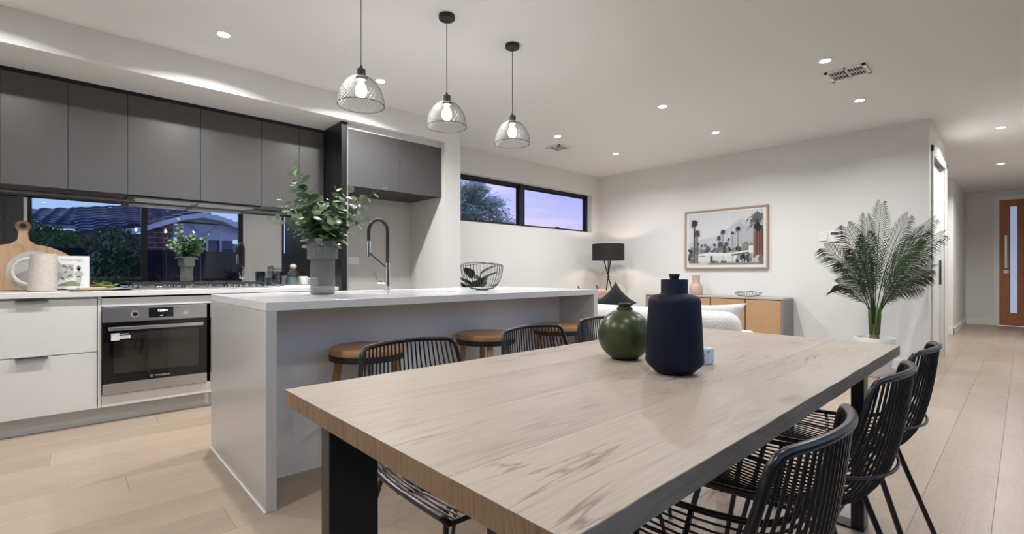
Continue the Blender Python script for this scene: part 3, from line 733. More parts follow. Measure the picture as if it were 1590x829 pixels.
# paddle board, leaning on the mirror
t = thing('paddle_board', 'large round wooden paddle board leaning against the mirror', 'chopping board', (-.36, 4.93, BZ))
q = MB(); pts = []
cx_, cz_ = -.235, BZ + .05
for k in range(40):
    a = PI * k / 39; pts.append((cx_ + .32 * math.cos(a), cz_ + .065 + .225 * math.sin(a)))
hx = -.235
poly = [(-.56, BZ + .002), (.085, BZ + .002)] + [p for p in pts if p[0] > hx + .045]
poly += [(hx + .03, BZ + .365), (hx + .024, BZ + .42)]
for k in range(9):
    a = R(-40 + k * 32.5); poly.append((hx + .042 * math.cos(a), BZ + .468 + .042 * math.sin(a)))
poly += [(hx - .024, BZ + .42), (hx - .03, BZ + .365)] + [p for p in pts if p[0] < hx - .045]
q.prism(poly, 'y', 4.955, 4.975)
bo = q.build('board', BOARDW, t, bevel=.003)
MB().lathe([(.008, -.002), (.020, -.002), (.020, .001), (.008, .001)], (0, 0, 0), 20, cap=False)
k = MB().lathe([(0, -.0), (.019, -.0), (.019, .002), (0, .002)], n=20); k.v = [(hx + a, 4.955 - c, BZ + .468 + b) for a, b, c in k.v]
k.build('hanging_hole', mat('hole_dark', (.06, .04, .03), .7), t)
for o in t.children:
    pass
# round grey platter leaning in front of it
k = MB().lathe([(0, 0), (.125, 0), (.135, .008), (.14, .012), (.14, .016), (0, .012)], n=48)
k.v = [(-.165 + a, 4.73 - c + (b + .14) * .10, BZ + .001 + (b + .14)) for a, b, c in k.v]
tag(k.build('round_platter', mat('platter_grey', (.32, .31, .30), .35, var=(.42, .41, .40), nscale=8), smooth=True), 'round grey platter propped up behind the stoneware jug', 'platter')
# jug
JX, JY = -.125, 4.60
JUG = mat('stoneware', (.46, .42, .37), .75, var=(.52, .48, .43), nscale=60, bump=.15)
t = thing('stoneware_jug', 'tall matt beige stoneware jug with a looped handle', 'jug', (JX, JY, BZ))
k = MB().lathe([(0, 0), (.070, 0), (.076, .006), (.077, .03), (.060, .255), (.055, .255), (.068, .03), (0, .02)], (JX, JY, BZ), 40, cap=False, rad=lambda a: 1.0)
k.v = [(px + (.018 * max(0, (pz - BZ - .20) / .055) if px - JX > .03 else 0), py, pz + (.006 * (px - JX) / .06 if pz > BZ + .2 else 0)) for px, py, pz in k.v]
k.build('body', JUG, t, smooth=True)
hp = []
for q in range(17):
    a = R(95 + q * 165 / 16)
    hp.append((JX - .058 + .085 * math.cos(a), JY - .02, BZ + .137 + .087 * math.sin(a)))
hp = [(JX - .050, JY - .01, BZ + .222)] + hp[1:] + [(JX - .066, JY - .01, BZ + .05)]
MB().tube(hp, .0115, 8).build('handle', JUG, t, smooth='all')
# cookbook standing
t = thing('cookbook', 'white cookbook with garden photo cover propped upright beside the jug', 'book', (.02, 4.86, BZ))
CY0 = 4.80
MB().box(-.075, .125, CY0, CY0 + .02, BZ + .012, BZ + .252).build('cover', mat('book_white', (.72, .73, .75), .5), t, bevel=.001)
MB().box(-.072, .122, CY0 + .003, CY0 + .017, BZ + .010, BZ + .25).build('pages', mat('paper', (.75, .73, .68), .8), t)
q = MB(); y_ = CY0 - .0008
def quad(m, pts, mb=q, yy=y_):
    mb.use(m); n = len(pts); mb.add([(a, yy, b) for a, b in pts], [tuple(range(n))])
ink = mat('ink_grey', (.16, .16, .16), .6); ink2 = mat('ink_green', (.20, .26, .16), .6); inkp = mat('ink_pale', (.45, .47, .44), .6)
quad(inkp, [(-.045, BZ + .09), (.035, BZ + .09), (.035, BZ + .19), (-.045, BZ + .19)])
for k in range(26):
    a, b = rnd.uniform(-.05, .035), rnd.uniform(BZ + .075, BZ + .185); s_ = rnd.uniform(.004, .011)
    quad(rnd.choice([ink, ink2, ink2]), [(a + s_ * math.cos(j * 1.05 + k), b + s_ * math.sin(j * 1.05 + k)) for j in range(6)], yy=y_ - .0002 - k * .00001)
for (a, b, rx, rz, m) in ((.063, .163, .012, .02, ink), (.063, .155, .007, .011, mat('ink_skin', (.5, .36, .28), .6)), (.064, .118, .024, .024, mat('ink_cloth', (.42, .43, .4), .6)), (.064, .075, .018, .028, inkp)):
    quad(m, [(a + rx * math.cos(j * PI / 6), BZ + b + rz * math.sin(j * PI / 6)) for j in range(12)], yy=y_ - .0005)
quad(ink2, [(-.06, BZ + .03), (.09, BZ + .03), (.06, BZ + .06), (.02, BZ + .07), (-.03, BZ + .05)], yy=y_ - .0004)
q.build('cover_picture', None, t)
text('title', 'Mountain Sages', .0195, ink, t, FACE_NY(.025, CY0 - .0006, BZ + .223))
# platter with herbs, bread board, pegs
t = thing('serving_platter', 'flat pale oval platter on the bench in front of the cookbook', 'platter', (.16, 4.56, BZ))
MB().lathe([(0, 0), (.12, 0), (.155, .012), (.157, .016), (.12, .008), (0, .006)], (.145, 4.56, BZ), 40).build('plate', mat('platter_cream', (.50, .46, .38), .6), t, smooth=True)
tag(MB().prism([(.045, 4.50), (.065, 4.47), (.20, 4.54), (.215, 4.57), (.19, 4.58), (.05, 4.53)], 'z', BZ + .012, BZ + .024).build('wooden_slab', BOARDW, bevel=.004), 'small dark wooden slab lying on the pale platter', 'board')
t = thing('carved_stand', 'tiny white open stand on the serving platter before the cookbook', 'ornament', (.085, 4.52, BZ + .02))
q = MB()
for k in range(4): q.tube([(.068 + k * .011, 4.51, BZ + .022), (.074 + k * .008, 4.51, BZ + .075)], .0025, 5)
q.box(.064, .106, 4.505, 4.515, BZ + .022, BZ + .028)
q.build('frame', WHITEP, t)
hb = thing('herb_sprigs', 'fresh bright green herb sprigs on the right of the platter', 'herbs', (.23, 4.57, BZ + .015))
HG = mat('herb_green', (.22, .36, .06), .5, var=(.36, .50, .12), nscale=20); hl = bpy.data.meshes.new('leaf')
hl.from_pydata([(0, 0, 0), (.5, .28, .08), (1, 0, 0), (.5, -.28, .08)], [], [(0, 1, 2), (0, 2, 3)]); hl.materials.append(HG)
for k in range(9):
    a = rnd.uniform(0, 2 * PI); l = rnd.uniform(.03, .07); b0 = Vector((.225 + rnd.uniform(-.03, .03), 4.57 + rnd.uniform(-.02, .02), BZ + .012)); e_ = b0 + Vector((l * math.cos(a), l * math.sin(a) * .5, rnd.uniform(.015, .055)))
    s_ = MB().tube([b0, (b0 + e_) / 2 + Vector((0, 0, .008)), e_], .0012, 4).build('sprig', HG, hb)
    for j in range(8):
        u = .25 + .75 * j / 7; p = b0.lerp(e_, u); o = bpy.data.objects.new('leaf', hl); COL.objects.link(o); o.parent = s_
        o.matrix_local = Matrix.Translation(p - parent_loc(s_)) @ Matrix.Rotation(rnd.uniform(0, 6.3), 4, 'Z') @ Matrix.Rotation(rnd.uniform(-.8, .4), 4, 'Y') @ Matrix.Scale(rnd.uniform(.016, .026), 4)
t = thing('tablet', 'dark glass tablet lying flat between herbs and hob', 'tablet', (.32, 4.50, BZ))
MB().box(.235, .345, 4.46, 4.60, BZ + .0005, BZ + .006).build('body', OVENG, t, bevel=.002)
# jar group by the tall panel
JG = thin_glass('jar_glass', (.80, .87, .90), 3.0)
t = thing('cork_jar', 'rounded clear glass jar with a ball cork stopper near the tall panel', 'jar', (1.56, 4.70, BZ))
MB().lathe([(0, .003), (.045, .003), (.052, .012), (.053, .09), (.048, .12), (.03, .145), (.026, .165), (.030, .17)], (1.56, 4.70, BZ), 28, cap=False).build('body', JG, t, smooth=True)
MB().lathe([(0, .004), (.048, .004), (.049, .075), (0, .078)], (1.56, 4.70, BZ), 24).build('pebbles', mat('jar_fill', (.10, .13, .15), .3, var=(.2, .24, .26), nscale=60), t, smooth=True)
MB().ball((1.56, 4.70, BZ + .188), .03, 16, 10, (1, 1, .75)).build('stopper', mat('cork', (.50, .42, .32), .8), t, smooth='all')
t = thing('glass_tumbler', 'dark glass tumbler just left of the cork jar', 'glass', (1.44, 4.78, BZ))
MB().lathe([(0, .004), (.040, .004), (.044, .012), (.046, .14), (.043, .14), (.040, .014), (0, .012)], (1.44, 4.78, BZ), 28, cap=False).build('body', thin_glass('smoke_tumbler', (.45, .48, .5), 3), t, smooth=True)
t = thing('ceramic_canister', 'small white ceramic canister right of the cork jar', 'canister', (1.665, 4.74, BZ))
MB().lathe([(0, 0), (.040, 0), (.044, .006), (.046, .088), (.042, .092), (.040, .088), (.038, .01), (0, .01)], (1.665, 4.74, BZ), 28, cap=False).build('body', mat('ceramic', (.75, .75, .75), .4), t, smooth=True)
t = thing('open_magazine', 'open magazine lying flat on the bench in front of the jars', 'magazine', (1.50, 4.56, BZ))
q = MB(); 
for s_ in (-1, 1):
    vs = []; N = 8
    for k in range(N + 1):
        u = k / N; xx = 1.50 + s_ * .17 * u; zz = BZ + .004 + .014 * math.sin(PI * min(u * 1.4, 1)) * (1 - u) + .002
        vs += [(xx, 4.45, zz), (xx, 4.66, zz), (xx, 4.45, BZ + .0005), (xx, 4.66, BZ + .0005)]
    fs = []
    for k in range(N):
        a = k * 4; fs += [(a, a + 4, a + 5, a + 1), (a, a + 2, a + 6, a + 4), (a + 1, a + 5, a + 7, a + 3), (a + 2, a + 3, a + 7, a + 6)]
    fs.append((N * 4, N * 4 + 2, N * 4 + 3, N * 4 + 1)); q.add(vs, fs)
q.build('pages', mat('paper'), t, smooth=True)
q = MB()
q.box(1.36, 1.44, 4.50, 4.62, BZ + .0195, BZ + .0205); q.box(1.55, 1.62, 4.48, 4.58, BZ + .0195, BZ + .0205)
q.build('printed_picture', mat('ink_grey'), t)
t = thing('napkin_holder', 'white folded-cloth holder on the bench behind the ribbed vase', 'napkin', (1.75, 4.80, BZ))
q = MB()
for k in range(4): q.prism([(1.70, BZ + .001 + k * .02), (1.80, BZ + .01 + k * .02), (1.80, BZ + .022 + k * .02), (1.70, BZ + .012 + k * .02)], 'y', 4.72, 4.86)
q.build('folded_cloth', mat('linen', (.6, .6, .6), .9), t)

# ------------------------------------------------------------------ dining table
TX0, TX1, TY0, TY1, TZ = .395, 2.43, .335, 1.252, .76
t = thing('dining_table', 'long pale oak plank dining table on black steel legs', 'table', ((TX0 + TX1) / 2, .8, 0))
edges = [TY0, .557, .79, 1.018, TY1]
for i in range(4):
    a, b = edges[i] + .00015, edges[i + 1] - .00015
    # top planks have slightly wandering long edges
    q = MB(); q.use(OAKT); N = 24; top = []; z0 = TZ - .038
    rows = []
    for k in range(N + 1):
        x = TX0 + (TX1 - TX0) * k / N
        aa = a + (rnd.uniform(0, .0025) if i == 0 else 0); bb_ = b - (rnd.uniform(0, .0025) if i == 3 else 0)
        c_ = .0006
        rows.append([(x, aa, z0), (x, aa, TZ - c_ * (2 if i == 0 else 1)), (x, aa + c_, TZ), (x, bb_ - c_, TZ), (x, bb_, TZ - c_ * (2 if i == 3 else 1)), (x, bb_, z0)])
    vs = [p for r_ in rows for p in r_]
    for j in range(6):
        q.use(OAKSIDE if j in (0, 4) else OAKT)
        q.add(vs, [(k * 6 + j, (k + 1) * 6 + j, (k + 1) * 6 + (j + 1) % 6, k * 6 + (j + 1) % 6) for k in range(N)]) if j == 0 else None
        if j:
            for k in range(N): q.f.append((k * 6 + j, (k + 1) * 6 + j, (k + 1) * 6 + (j + 1) % 6, k * 6 + (j + 1) % 6)); q.mi.append(q.cur)
    q.use(OAKE)
    q.f.append((0, 1, 2, 3, 4, 5)[::-1] if False else (0, 1, 2, 3, 4, 5)); q.mi.append(q.cur)
    q.f.append(tuple(N * 6 + j for j in (5, 4, 3, 2, 1, 0))); q.mi.append(q.cur)
    q.build('plank', None, t)
LEGM = mat('leg_black_steel', (.010, .010, .012), .32, spec=.5)
for lx, lw in ((.405, .112), (2.350, .075)):
    for ly in (.44, 1.0):
        MB().box(lx, lx + lw, ly, ly + .045, .009, TZ - .045).build('leg', LEGM, t, bevel=.003)
    MB().box(lx, lx + lw, .44, 1.045, TZ - .045, TZ - .0385).build('top_plate', LEGM, t, bevel=.001)
    MB().box(lx, lx + lw, .44, 1.045, .001, .009).build('floor_plate', LEGM, t, bevel=.001)
# things on the table
BLUE = mat('ink_blue_ceramic', (.005, .008, .022), .6, bump=.12, nscale=220, spec=.28)
bx, by = 1.285, .690
t = thing('ink_bottle_vase', 'tall matt ink-blue ceramic bottle vase on the table', 'vase', (bx, by, TZ))
MB().lathe([(0, 0), (.045, 0), (.052, .003), (.078, .028), (.081, .036), (.0725, .205), (.070, .216), (.060, .224), (.040, .228), (.0375, .232), (.0375, .268), (.0365, .270), (.030, .270), (.030, .262), (0, .262)], (bx, by, TZ), 56).build('body', BLUE, t, smooth=50)
MB().lathe([(0, .262), (.011, .262), (.0125, .274), (.0155, .284), (.0155, .286), (0, .286)], (bx, by, TZ), 24).build('stopper', mat('stopper_black', (.012, .012, .014), .6), t, smooth=True)
GRN = mat('olive_glaze', (.040, .056, .018), .3, var=(.050, .066, .024), nscale=6, spec=.5)
gx, gy = 1.375, .918
t = thing('olive_vase', 'squat round olive green glazed vase with a tiny neck', 'vase', (gx, gy, TZ))
pr_ = [(0, 0), (.040, 0), (.046, .004)]
for k in range(15):
    a = R(-62 + k * 9.6); pr_.append((.0885 * math.cos(a) if a < 0 else .0885 * math.cos(a * 1.0), .078 + (.084 if a < 0 else .090) * math.sin(a)))
pr_ += [(.026, .172), (.0185, .174), (.0185, .184), (.017, .186), (.012, .186), (.012, .17)]
pr_ = sorted(set(pr_), key=lambda p: pr_.index(p))
MB().lathe(pr_, (gx, gy, TZ), 56, cap=False).build('body', GRN, t, smooth=50)
MB().lathe([(.019, .173), (.0205, .175), (.0205, .186), (.0175, .187), (.012, .1865)], (gx, gy, TZ), 28, cap=False).build('neck', mat('olive_dark', (.015, .025, .012), .4), t, smooth=True)
t = thing('patterned_block', 'small white and blue patterned block half hidden behind the blue vase', 'ornament', (1.485, .692, TZ))
MB().box(1.462, 1.508, .672, .716, TZ, TZ + .052).build('block', mat('block_white', (.6, .66, .74), .35, var=(.30, .36, .46), nscale=45, lo=.55, hi=.62), t, bevel=.006)

# ------------------------------------------------------------------ wire chairs
def chair_proto():
    t = thing('dining_chair', '', 'chair', group='black wire chairs around the oak table')
    C_ = [(-.238, .803), (-.226, .70), (-.208, .60), (-.178, .51), (-.115, .440), (.01, .408), (.19, .418), (.365, .445)]
    E_ = [(-.192, .795), (-.172, .70), (-.142, .61), (-.100, .535), (-.035, .487), (.07, .465), (.22, .456), (.365, .450)]
    Wd = [.188, .203, .220, .233, .241, .243, .240, .232]
    def cr(L, v):
        n = len(L) - 1; x = max(0, min(v, .99999)) * n; i = int(x); u = x - i
        g = lambda k: L[max(0, min(k, n))]
        def f(a, b, c, d): return .5 * (2 * b + (c - a) * u + (2 * a - 5 * b + 4 * c - d) * u * u + (-a + 3 * b - 3 * c + d) * u ** 3)
        if isinstance(L[0], tuple): return tuple(f(g(i - 1)[k], g(i)[k], g(i + 1)[k], g(i + 2)[k]) for k in (0, 1))
        return f(g(i - 1), g(i), g(i + 1), g(i + 2))
    def P(u, v, oy=0, oz=0):
        c = cr(C_, v); e_ = cr(E_, v); w = cr(Wd, v); q = u * u
        return (u * w, c[0] * (1 - q) + e_[0] * q + oy, c[1] * (1 - q) + e_[1] * q + oz)
    path = [P(-1, 1 - .93 * k / 22) for k in range(23)]
    path += [P(-.985, .035), P(-.94, .01), P(-.86, 0)] + [P(-.8 + 1.6 * k / 12, 0) for k in range(13)] + [P(.86, 0), P(.94, .01), P(.985, .035)]
    path += [P(1, .07 + .93 * k / 22) for k in range(23)]
    MB().tube(path, .0085, 8).build('back_rail', BLK, t, smooth='all', world=False)
    MB().tube([P(-1 + 2 * k / 10, 1) for k in range(11)], .006, 6).build('front_bar', BLK, t, smooth='all', world=False)
    NR = 22
    for i in range(NR):
        u = -.90 + 1.8 * i / (NR - 1)
        MB().tube([P(u, k / 26) for k in range(27)], .0032, 5, cap=False).build('rod', BLK, t, smooth='all', world=False)
    MB().tube([P(-1 + 2 * k / 16, .36, -.010 * (1 - (k / 8 - 1) ** 4) - .002, -.003) for k in range(17)], .0042, 6).build('lumbar_hoop', BLK, t, smooth='all', world=False)
    for v in (.785, .985):
        MB().tube([P(-1 + 2 * k / 10, v, 0, -.007) for k in range(11)], .0065, 6).build('seat_bar', BLK, t, smooth='all', world=False)
    fr = [(-.15, -.10, .424), (.15, -.10, .424), (.16, .24, .412), (-.16, .24, .412)]
    MB().tube(fr, .006, 6, closed=True).build('underframe', BLK, t, world=False)
    for sx, y0_, y1_ in ((-1, -.10, -.24), (1, -.10, -.24), (-1, .24, .33), (1, .24, .33)):
        q = MB(); q.tube([(sx * .155, y0_, .416), (sx * .215, y1_, .004)], .0085, 8)
        q.build('leg', BLK, t, smooth=True, world=False)
    return t
cp = chair_proto()
chairs = [(.905, .43, 0, 'nearest wire chair on the right, its rods filling the lower corner'),
          (1.56, .43, 0, 'middle wire chair on the right side of the oak table'),
          (2.105, .43, 0, 'farthest wire chair on the right, against the timber floor'),
          (.90, 1.30, PI, 'wire chair whose back hides the first stool, nearest on the island side'),
          (1.535, 1.31, PI, 'wire chair between the first and third stools on the island side'),
          (2.10, 1.36, PI, 'wire chair behind the olive vase on the island side')]
for i, (x, y, rz, lab) in enumerate(chairs):
    c = cp if i == 0 else copy_tree(cp)
    c.location = (x, y, 0); c.rotation_euler = (0, 0, rz); c['label'] = lab

# ------------------------------------------------------------------ stools
def stool_proto():
    t = thing('bar_stool', '', 'stool', group='round timber stools at the island')
    MB().lathe([(0, .628), (.188, .628), (.190, .632), (.190, .652), (.186, .659), (.175, .662), (0, .662)], n=48).build('seat', OAKS, t, smooth=True, world=False)
    MB().lathe([(.150, .598), (.1915, .598), (.1915, .6275), (.150, .6275)], n=48, cap=False).build('steel_band', BLKM, t, smooth=True, world=False)
    for k in range(4):
        a = PI / 4 + k * PI / 2 + .25; ca, sa = math.cos(a), math.sin(a)
        q = MB(); q.tube([(ca * .14, sa * .14, .627), (ca * .165, sa * .165, .42), (ca * .212, sa * .212, .002)], [.021, .020, .014], 8)
        q.build('leg', OAKS, t, smooth=True, world=False)
    MB().tube(circ(.188, 40, .27), .010, 8, closed=True).build('foot_ring', BLKM, t, smooth='all', world=False)
    return t
sp_ = stool_proto()
for i, (x, y, lab) in enumerate(((1.165, 2.375, 'round timber stool nearest the island end, behind the first chair back'),
                                 (1.985, 2.375, 'middle round timber stool, standing between two chair backs'), (2.69, 2.375, 'farthest round timber stool beside the right island panel'))):
    c = sp_ if i == 0 else copy_tree(sp_)
    c.location = (x, y, 0); c['label'] = lab

# ------------------------------------------------------------------ living end
BOUC = mat('boucle', (.56, .55, .53), .95, var=(.66, .65, .63), nscale=70, bump=.6, sheen=.3)
def soft(x0, x1, y0, y1, z0, z1, name, m, parent, bev=.09, seg=5):
    return MB().box(x0, x1, y0, y1, z0, z1).build(name, m, parent, bevel=bev, seg=seg, smooth='all')
t = thing('sofa', 'low cream boucle sofa with its back to the dining table', 'sofa', (4.5, 2.75, 0))
soft(3.95, 4.26, 1.62, 3.92, .10, .715, 'backrest', BOUC, t, .13, 7)
soft(4.15, 5.15, 1.84, 3.90, .08, .30, 'base', BOUC, t, .05)
for a, b in ((1.86, 2.53), (2.54, 3.21), (3.22, 3.68)): soft(4.22, 5.20, a, b, .28, .455, 'seat_cushion', BOUC, t, .07)
soft(4.15, 5.12, 3.70, 3.95, .10, .62, 'armrest', BOUC, t, .09)
for x in (4.1, 5.0):
    for y in (1.95, 3.8): MB().lathe([(0, 0), (.02, 0), (.025, .1), (0, .1)], (x, y, 0), 12).build('foot', BLKM, t)
def cushion(name, label, m, c, w, h, th, rot, pinch=.16, cat='cushion'):
    N = 12; q = MB(); vs = []; fs = []
    for s_ in (1, -1):
        for i in range(N + 1):
            for j in range(N + 1):
                u = -1 + 2 * i / N; v = -1 + 2 * j / N
                k = (1 - u ** 4) * (1 - v ** 4)
                px = u * (1 - pinch * (1 - abs(v) ** 2) * .35 * abs(u) ** 3); pz = v * (1 - pinch * (1 - u * u) * .35 * abs(v) ** 3)
                vs.append((px * w / 2, s_ * th / 2 * max(k, 0) ** .45, pz * h / 2))
    M_ = (N + 1) ** 2
    for i in range(N):
        for j in range(N):
            a = i * (N + 1) + j; fs.append((a, a + 1, a + N + 2, a + N + 1)); fs.append((M_ + a, M_ + a + N + 1, M_ + a + N + 2, M_ + a + 1))
    q.add(vs, fs)
    me_o = q.build(name, m, None, smooth='all'); me_o.location = c; me_o.rotation_euler = rot
    return tag(me_o, label, cat)
cushion('scatter_cushion', 'large cream bolster cushion with flared corner on the sofa back', BOUC, (4.47, 2.10, .60), .75, .33, .16, (R(-8), 0, R(-66)), .5)
NAVY = mat('navy_fabric', (.010, .013, .018), .9, var=(.016, .020, .027), nscale=30)
cushion('scatter_cushion', 'dark navy cushion standing on its corner near the floor lamp', NAVY, (4.52, 3.14, .71), .34, .34, .15, (R(6), R(45), R(-40)), .5)
cushion('scatter_cushion', 'dark grey cushion lying flat beside the navy cushion', mat('slate_fabric', (.03, .04, .042), .9), (4.62, 3.58, .68), .42, .16, .12, (R(0), R(8), R(-43)), .3)
t = thing('armchair', 'black framed armchair with a dusky pink back cushion beyond the sofa', 'armchair', (5.43, 3.95, 0))
PINK = mat('pink_fabric', (.42, .27, .21), .9, var=(.48, .32, .26), nscale=40)
soft(5.25, 5.61, 3.80, 4.19, .30, .42, 'seat_cushion', PINK, t, .04)
soft(5.26, 5.60, 4.0, 4.11, .40, .82, 'back_cushion', PINK, t, .055)
for sx in (5.22, 5.645):
    MB().tube([(sx, 3.70, .0), (sx, 3.73, .58), (sx, 4.11, .60), (sx, 4.25, .86)], .010, 8).build('arm_frame', BLKM, t, smooth=True)
    MB().tube([(sx, 4.27, 0), (sx, 4.13, .60)], .010, 8).build('rear_leg', BLKM, t, smooth=True)
for yy in (3.72, 4.20):
    MB().tube([(5.22, yy, .30), (5.645, yy, .30)], .01, 8).build('cross_bar', BLKM, t, smooth=True)
# floor lamp
lx, ly = 6.12, 4.385
t = thing('floor_lamp', 'floor lamp with black drum shade on crossed tripod legs in the corner', 'lamp', (lx, ly, 0))
SH = mat('shade_black', (.016, .014, .013), .8)
MB().lathe([(.245, 1.235), (.245, 1.487), (.242, 1.487), (.242, 1.235), (.245, 1.235)], (lx, ly, 0), 48, cap=False).build('shade', SH, t, smooth=True)
for k, a0 in enumerate((1.2, 3.3, 5.4)):
    ca, sa = math.cos(a0), math.sin(a0)
    MB().tube([(lx - ca * .07, ly - sa * .07, 1.26), (lx + ca * .26, ly + sa * .26, .004)], .0085, 8).build('leg', BLKM, t, smooth=True)
MB().tube([(lx, ly, .93), (lx, ly, 1.31)], .007, 8).tube([(lx - .05, ly, .985), (lx + .05, ly, .985)], .006, 6).build('stem', BLKM, t, smooth=True)
q = MB()
for k in range(3): q.tube([(lx, ly, 1.262), (lx + .243 * math.cos(k * 2.09), ly + .243 * math.sin(k * 2.09), 1.262)], .003, 5)
q.build('shade_spider', BLKM, t)
MB().ball((lx, ly, 1.37), .035, 16, 10).build('bulb', mat('lamp_bulb', (1, 1, 1), .5, emit=(1, .78, .58), es=70), t, smooth='all')
# sideboard
t = thing('sideboard', 'low oak fronted sideboard with grey top against the picture wall', 'sideboard', (6.4, 2.85, 0))
SBG = mat('sideboard_grey', (.22, .22, .23), .5)
MB().box(6.20, 6.58, 1.945, 3.78, .722, .742).build('top', mat('sideboard_top', (.42, .41, .39), .45), t, bevel=.001)
MB().box(6.20, 6.58, 1.945, 1.965, .10, .722).build('side_panel', SBG, t)
MB().box(6.20, 6.58, 3.76, 3.78, .10, .722).build('side_panel', SBG, t)
MB().box(6.22, 6.58, 1.965, 3.76, .10, .722).build('body', mat('sideboard_dark', (.10, .06, .035), .6), t)
ys = [1.968, 2.372, 2.386, 2.812, 2.828, 3.25, 3.266, 3.755]
for k in range(4): MB().box(6.203, 6.222, ys[2 * k], ys[2 * k + 1], .11, .712).build('door', OAKD, t, bevel=.001)
for x in (6.26, 6.54):
    for y in (2.02, 3.7): MB().box(x - .015, x + .015, y - .015, y + .015, 0, .10).build('leg', BLKM, t)
wire_bowl(6.39, 2.41, .742, .155, .055, 'shallow black wire dish on the sideboard', wires=28, wav=.008, base=.05, wr=.0018, rim_r=.003)
t = thing('pink_vase', 'slim dusty pink vase on the sideboard behind the blue bottle', 'vase', (6.38, 3.10, .742))
PV = mat('pink_ceramic', (.50, .36, .30), .6, var=(.56, .43, .37), nscale=9)
MB().lathe([(0, 0), (.075, 0), (.085, .012), (.09, .05), (.09, .10), (.082, .125), (.055, .155), (.05, .17), (.05, .262), (.053, .268), (.047, .268), (.045, .17), (0, .16)], (6.38, 3.10, .742), 36, cap=False).build('body', PV, t, smooth=True)

# picture
t = thing('framed_print', 'wide framed print of palm trees and a low white house', 'picture', (6.58, 2.8, 1.5))
PYL, PYR, PZ0, PZ1 = 3.362, 2.235, 1.097, 1.925
q = MB(); w = .022; xa, xb = XP - .035, XP - .002
for a, b, c, d_ in ((PYR, PYL, PZ0, PZ0 + w), (PYR, PYL, PZ1 - w, PZ1), (PYR, PYR + w, PZ0 + w, PZ1 - w), (PYL - w, PYL, PZ0 + w, PZ1 - w)):
    MB().box(xa, xb, a, b, c, d_).build('frame_bar', OAKP, t, bevel=.002)
MB().box(XP - .020, XP - .003, PYR + w, PYL - w, PZ0 + w, PZ1 - w).build('mount', mat('mount_white', (.78, .77, .74), .8), t)
AY0, AY1, AZ0, AZ1 = PYL - .055, PYR + .058, PZ0 + .062, PZ1 - .045     # left, right in the view
art = MB(); depth = [0]
def AP(s, v): return (AY0 + (AY1 - AY0) * s, AZ0 + (AZ1 - AZ0) * v)
def flat(col, pts, rough=.8):
    nm = 'print_%02x%02x%02x' % tuple(int(c * 255) for c in col)
    m = mat(nm, col, rough); art.use(m); depth[0] += 1
    x = XP - .0205 - depth[0] * .000012
    P_ = [(x, *AP(*p)) for p in pts]; art.add(P_, [tuple(range(len(P_)))])
ra = random.Random(4)
flat((.50, .52, .56), [(0, 0), (1, 0), (1, 1), (0, 1)])
flat((.62, .63, .66), [(0, .42), (.2, .5), (.42, .56), (.62, .76), (.72, .86), (.8, .8), (1, .9), (1, 1), (0, 1)])
flat((.42, .44, .48), [(.0, .30), (.3, .42), (.45, .50), (.6, .68), (.7, .78), (.78, .70), (1, .78), (1, .2), (0, .2)])
flat((.52, .54, .57), [(.25, .40), (.42, .48), (.55, .6), (.66, .72), (.62, .55), (.5, .42), (.4, .36)])
BLKI, DKI, MDI = (.02, .02, .022), (.05, .055, .055), (.14, .15, .15)
def blob(cx, cy, rx, ry, col, n=11, jag=.35):
    flat(col, [(cx + rx * (1 + ra.uniform(-jag, jag)) * math.cos(2 * PI * k / n), cy + ry * (1 + ra.uniform(-jag, jag)) * math.sin(2 * PI * k / n)) for k in range(n)])
def palm(cx, base, top, w, crown, col=DKI, tcol=MDI, skirt=1.0):
    flat(tcol, [(cx - w, base), (cx + w, base), (cx + w * .8, top), (cx - w * .8, top)])
    for k in range(13):
        a = R(-60 + k * 25); L_ = crown * ra.uniform(.8, 1.15); a2 = a
        ex, ez = cx + L_ * math.cos(a) * .8, top + L_ * math.sin(a) * 1.25 * skirt
        nx, nz = -math.sin(a) * crown * .13, math.cos(a) * crown * .13
        flat(col, [(cx, top), ((cx + ex) / 2 + nx, (top + ez) / 2 + nz), (ex, ez - crown * .15), ((cx + ex) / 2 - nx, (top + ez) / 2 - nz)])
for k in range(46): blob(ra.uniform(.0, .86), .24 + ra.uniform(-.02, .07), ra.uniform(.015, .035), ra.uniform(.02, .06), ra.choice([DKI, MDI, BLKI, (.22, .23, .22)]))
for k in range(8): blob(.78 + ra.uniform(-.03, .08), .36 + ra.uniform(-.04, .03), .03, .04, (.20, .24, .17))
palm(.14, .03, .40, .004, .03); palm(.19, .2, .38, .003, .028); palm(.24, .2, .38, .003, .03); palm(.27, .2, .34, .003, .03); palm(.37, .2, .38, .004, .035)
palm(.43, .15, .50, .006, .05, BLKI); palm(.485, .15, .62, .006, .055, BLKI); palm(.56, .2, .47, .003, .03); palm(.61, .2, .59, .003, .04); palm(.685, .2, .66, .005, .055, BLKI)
palm(.45, .2, .38, .005, .06); palm(.53, .2, .38, .004, .045)
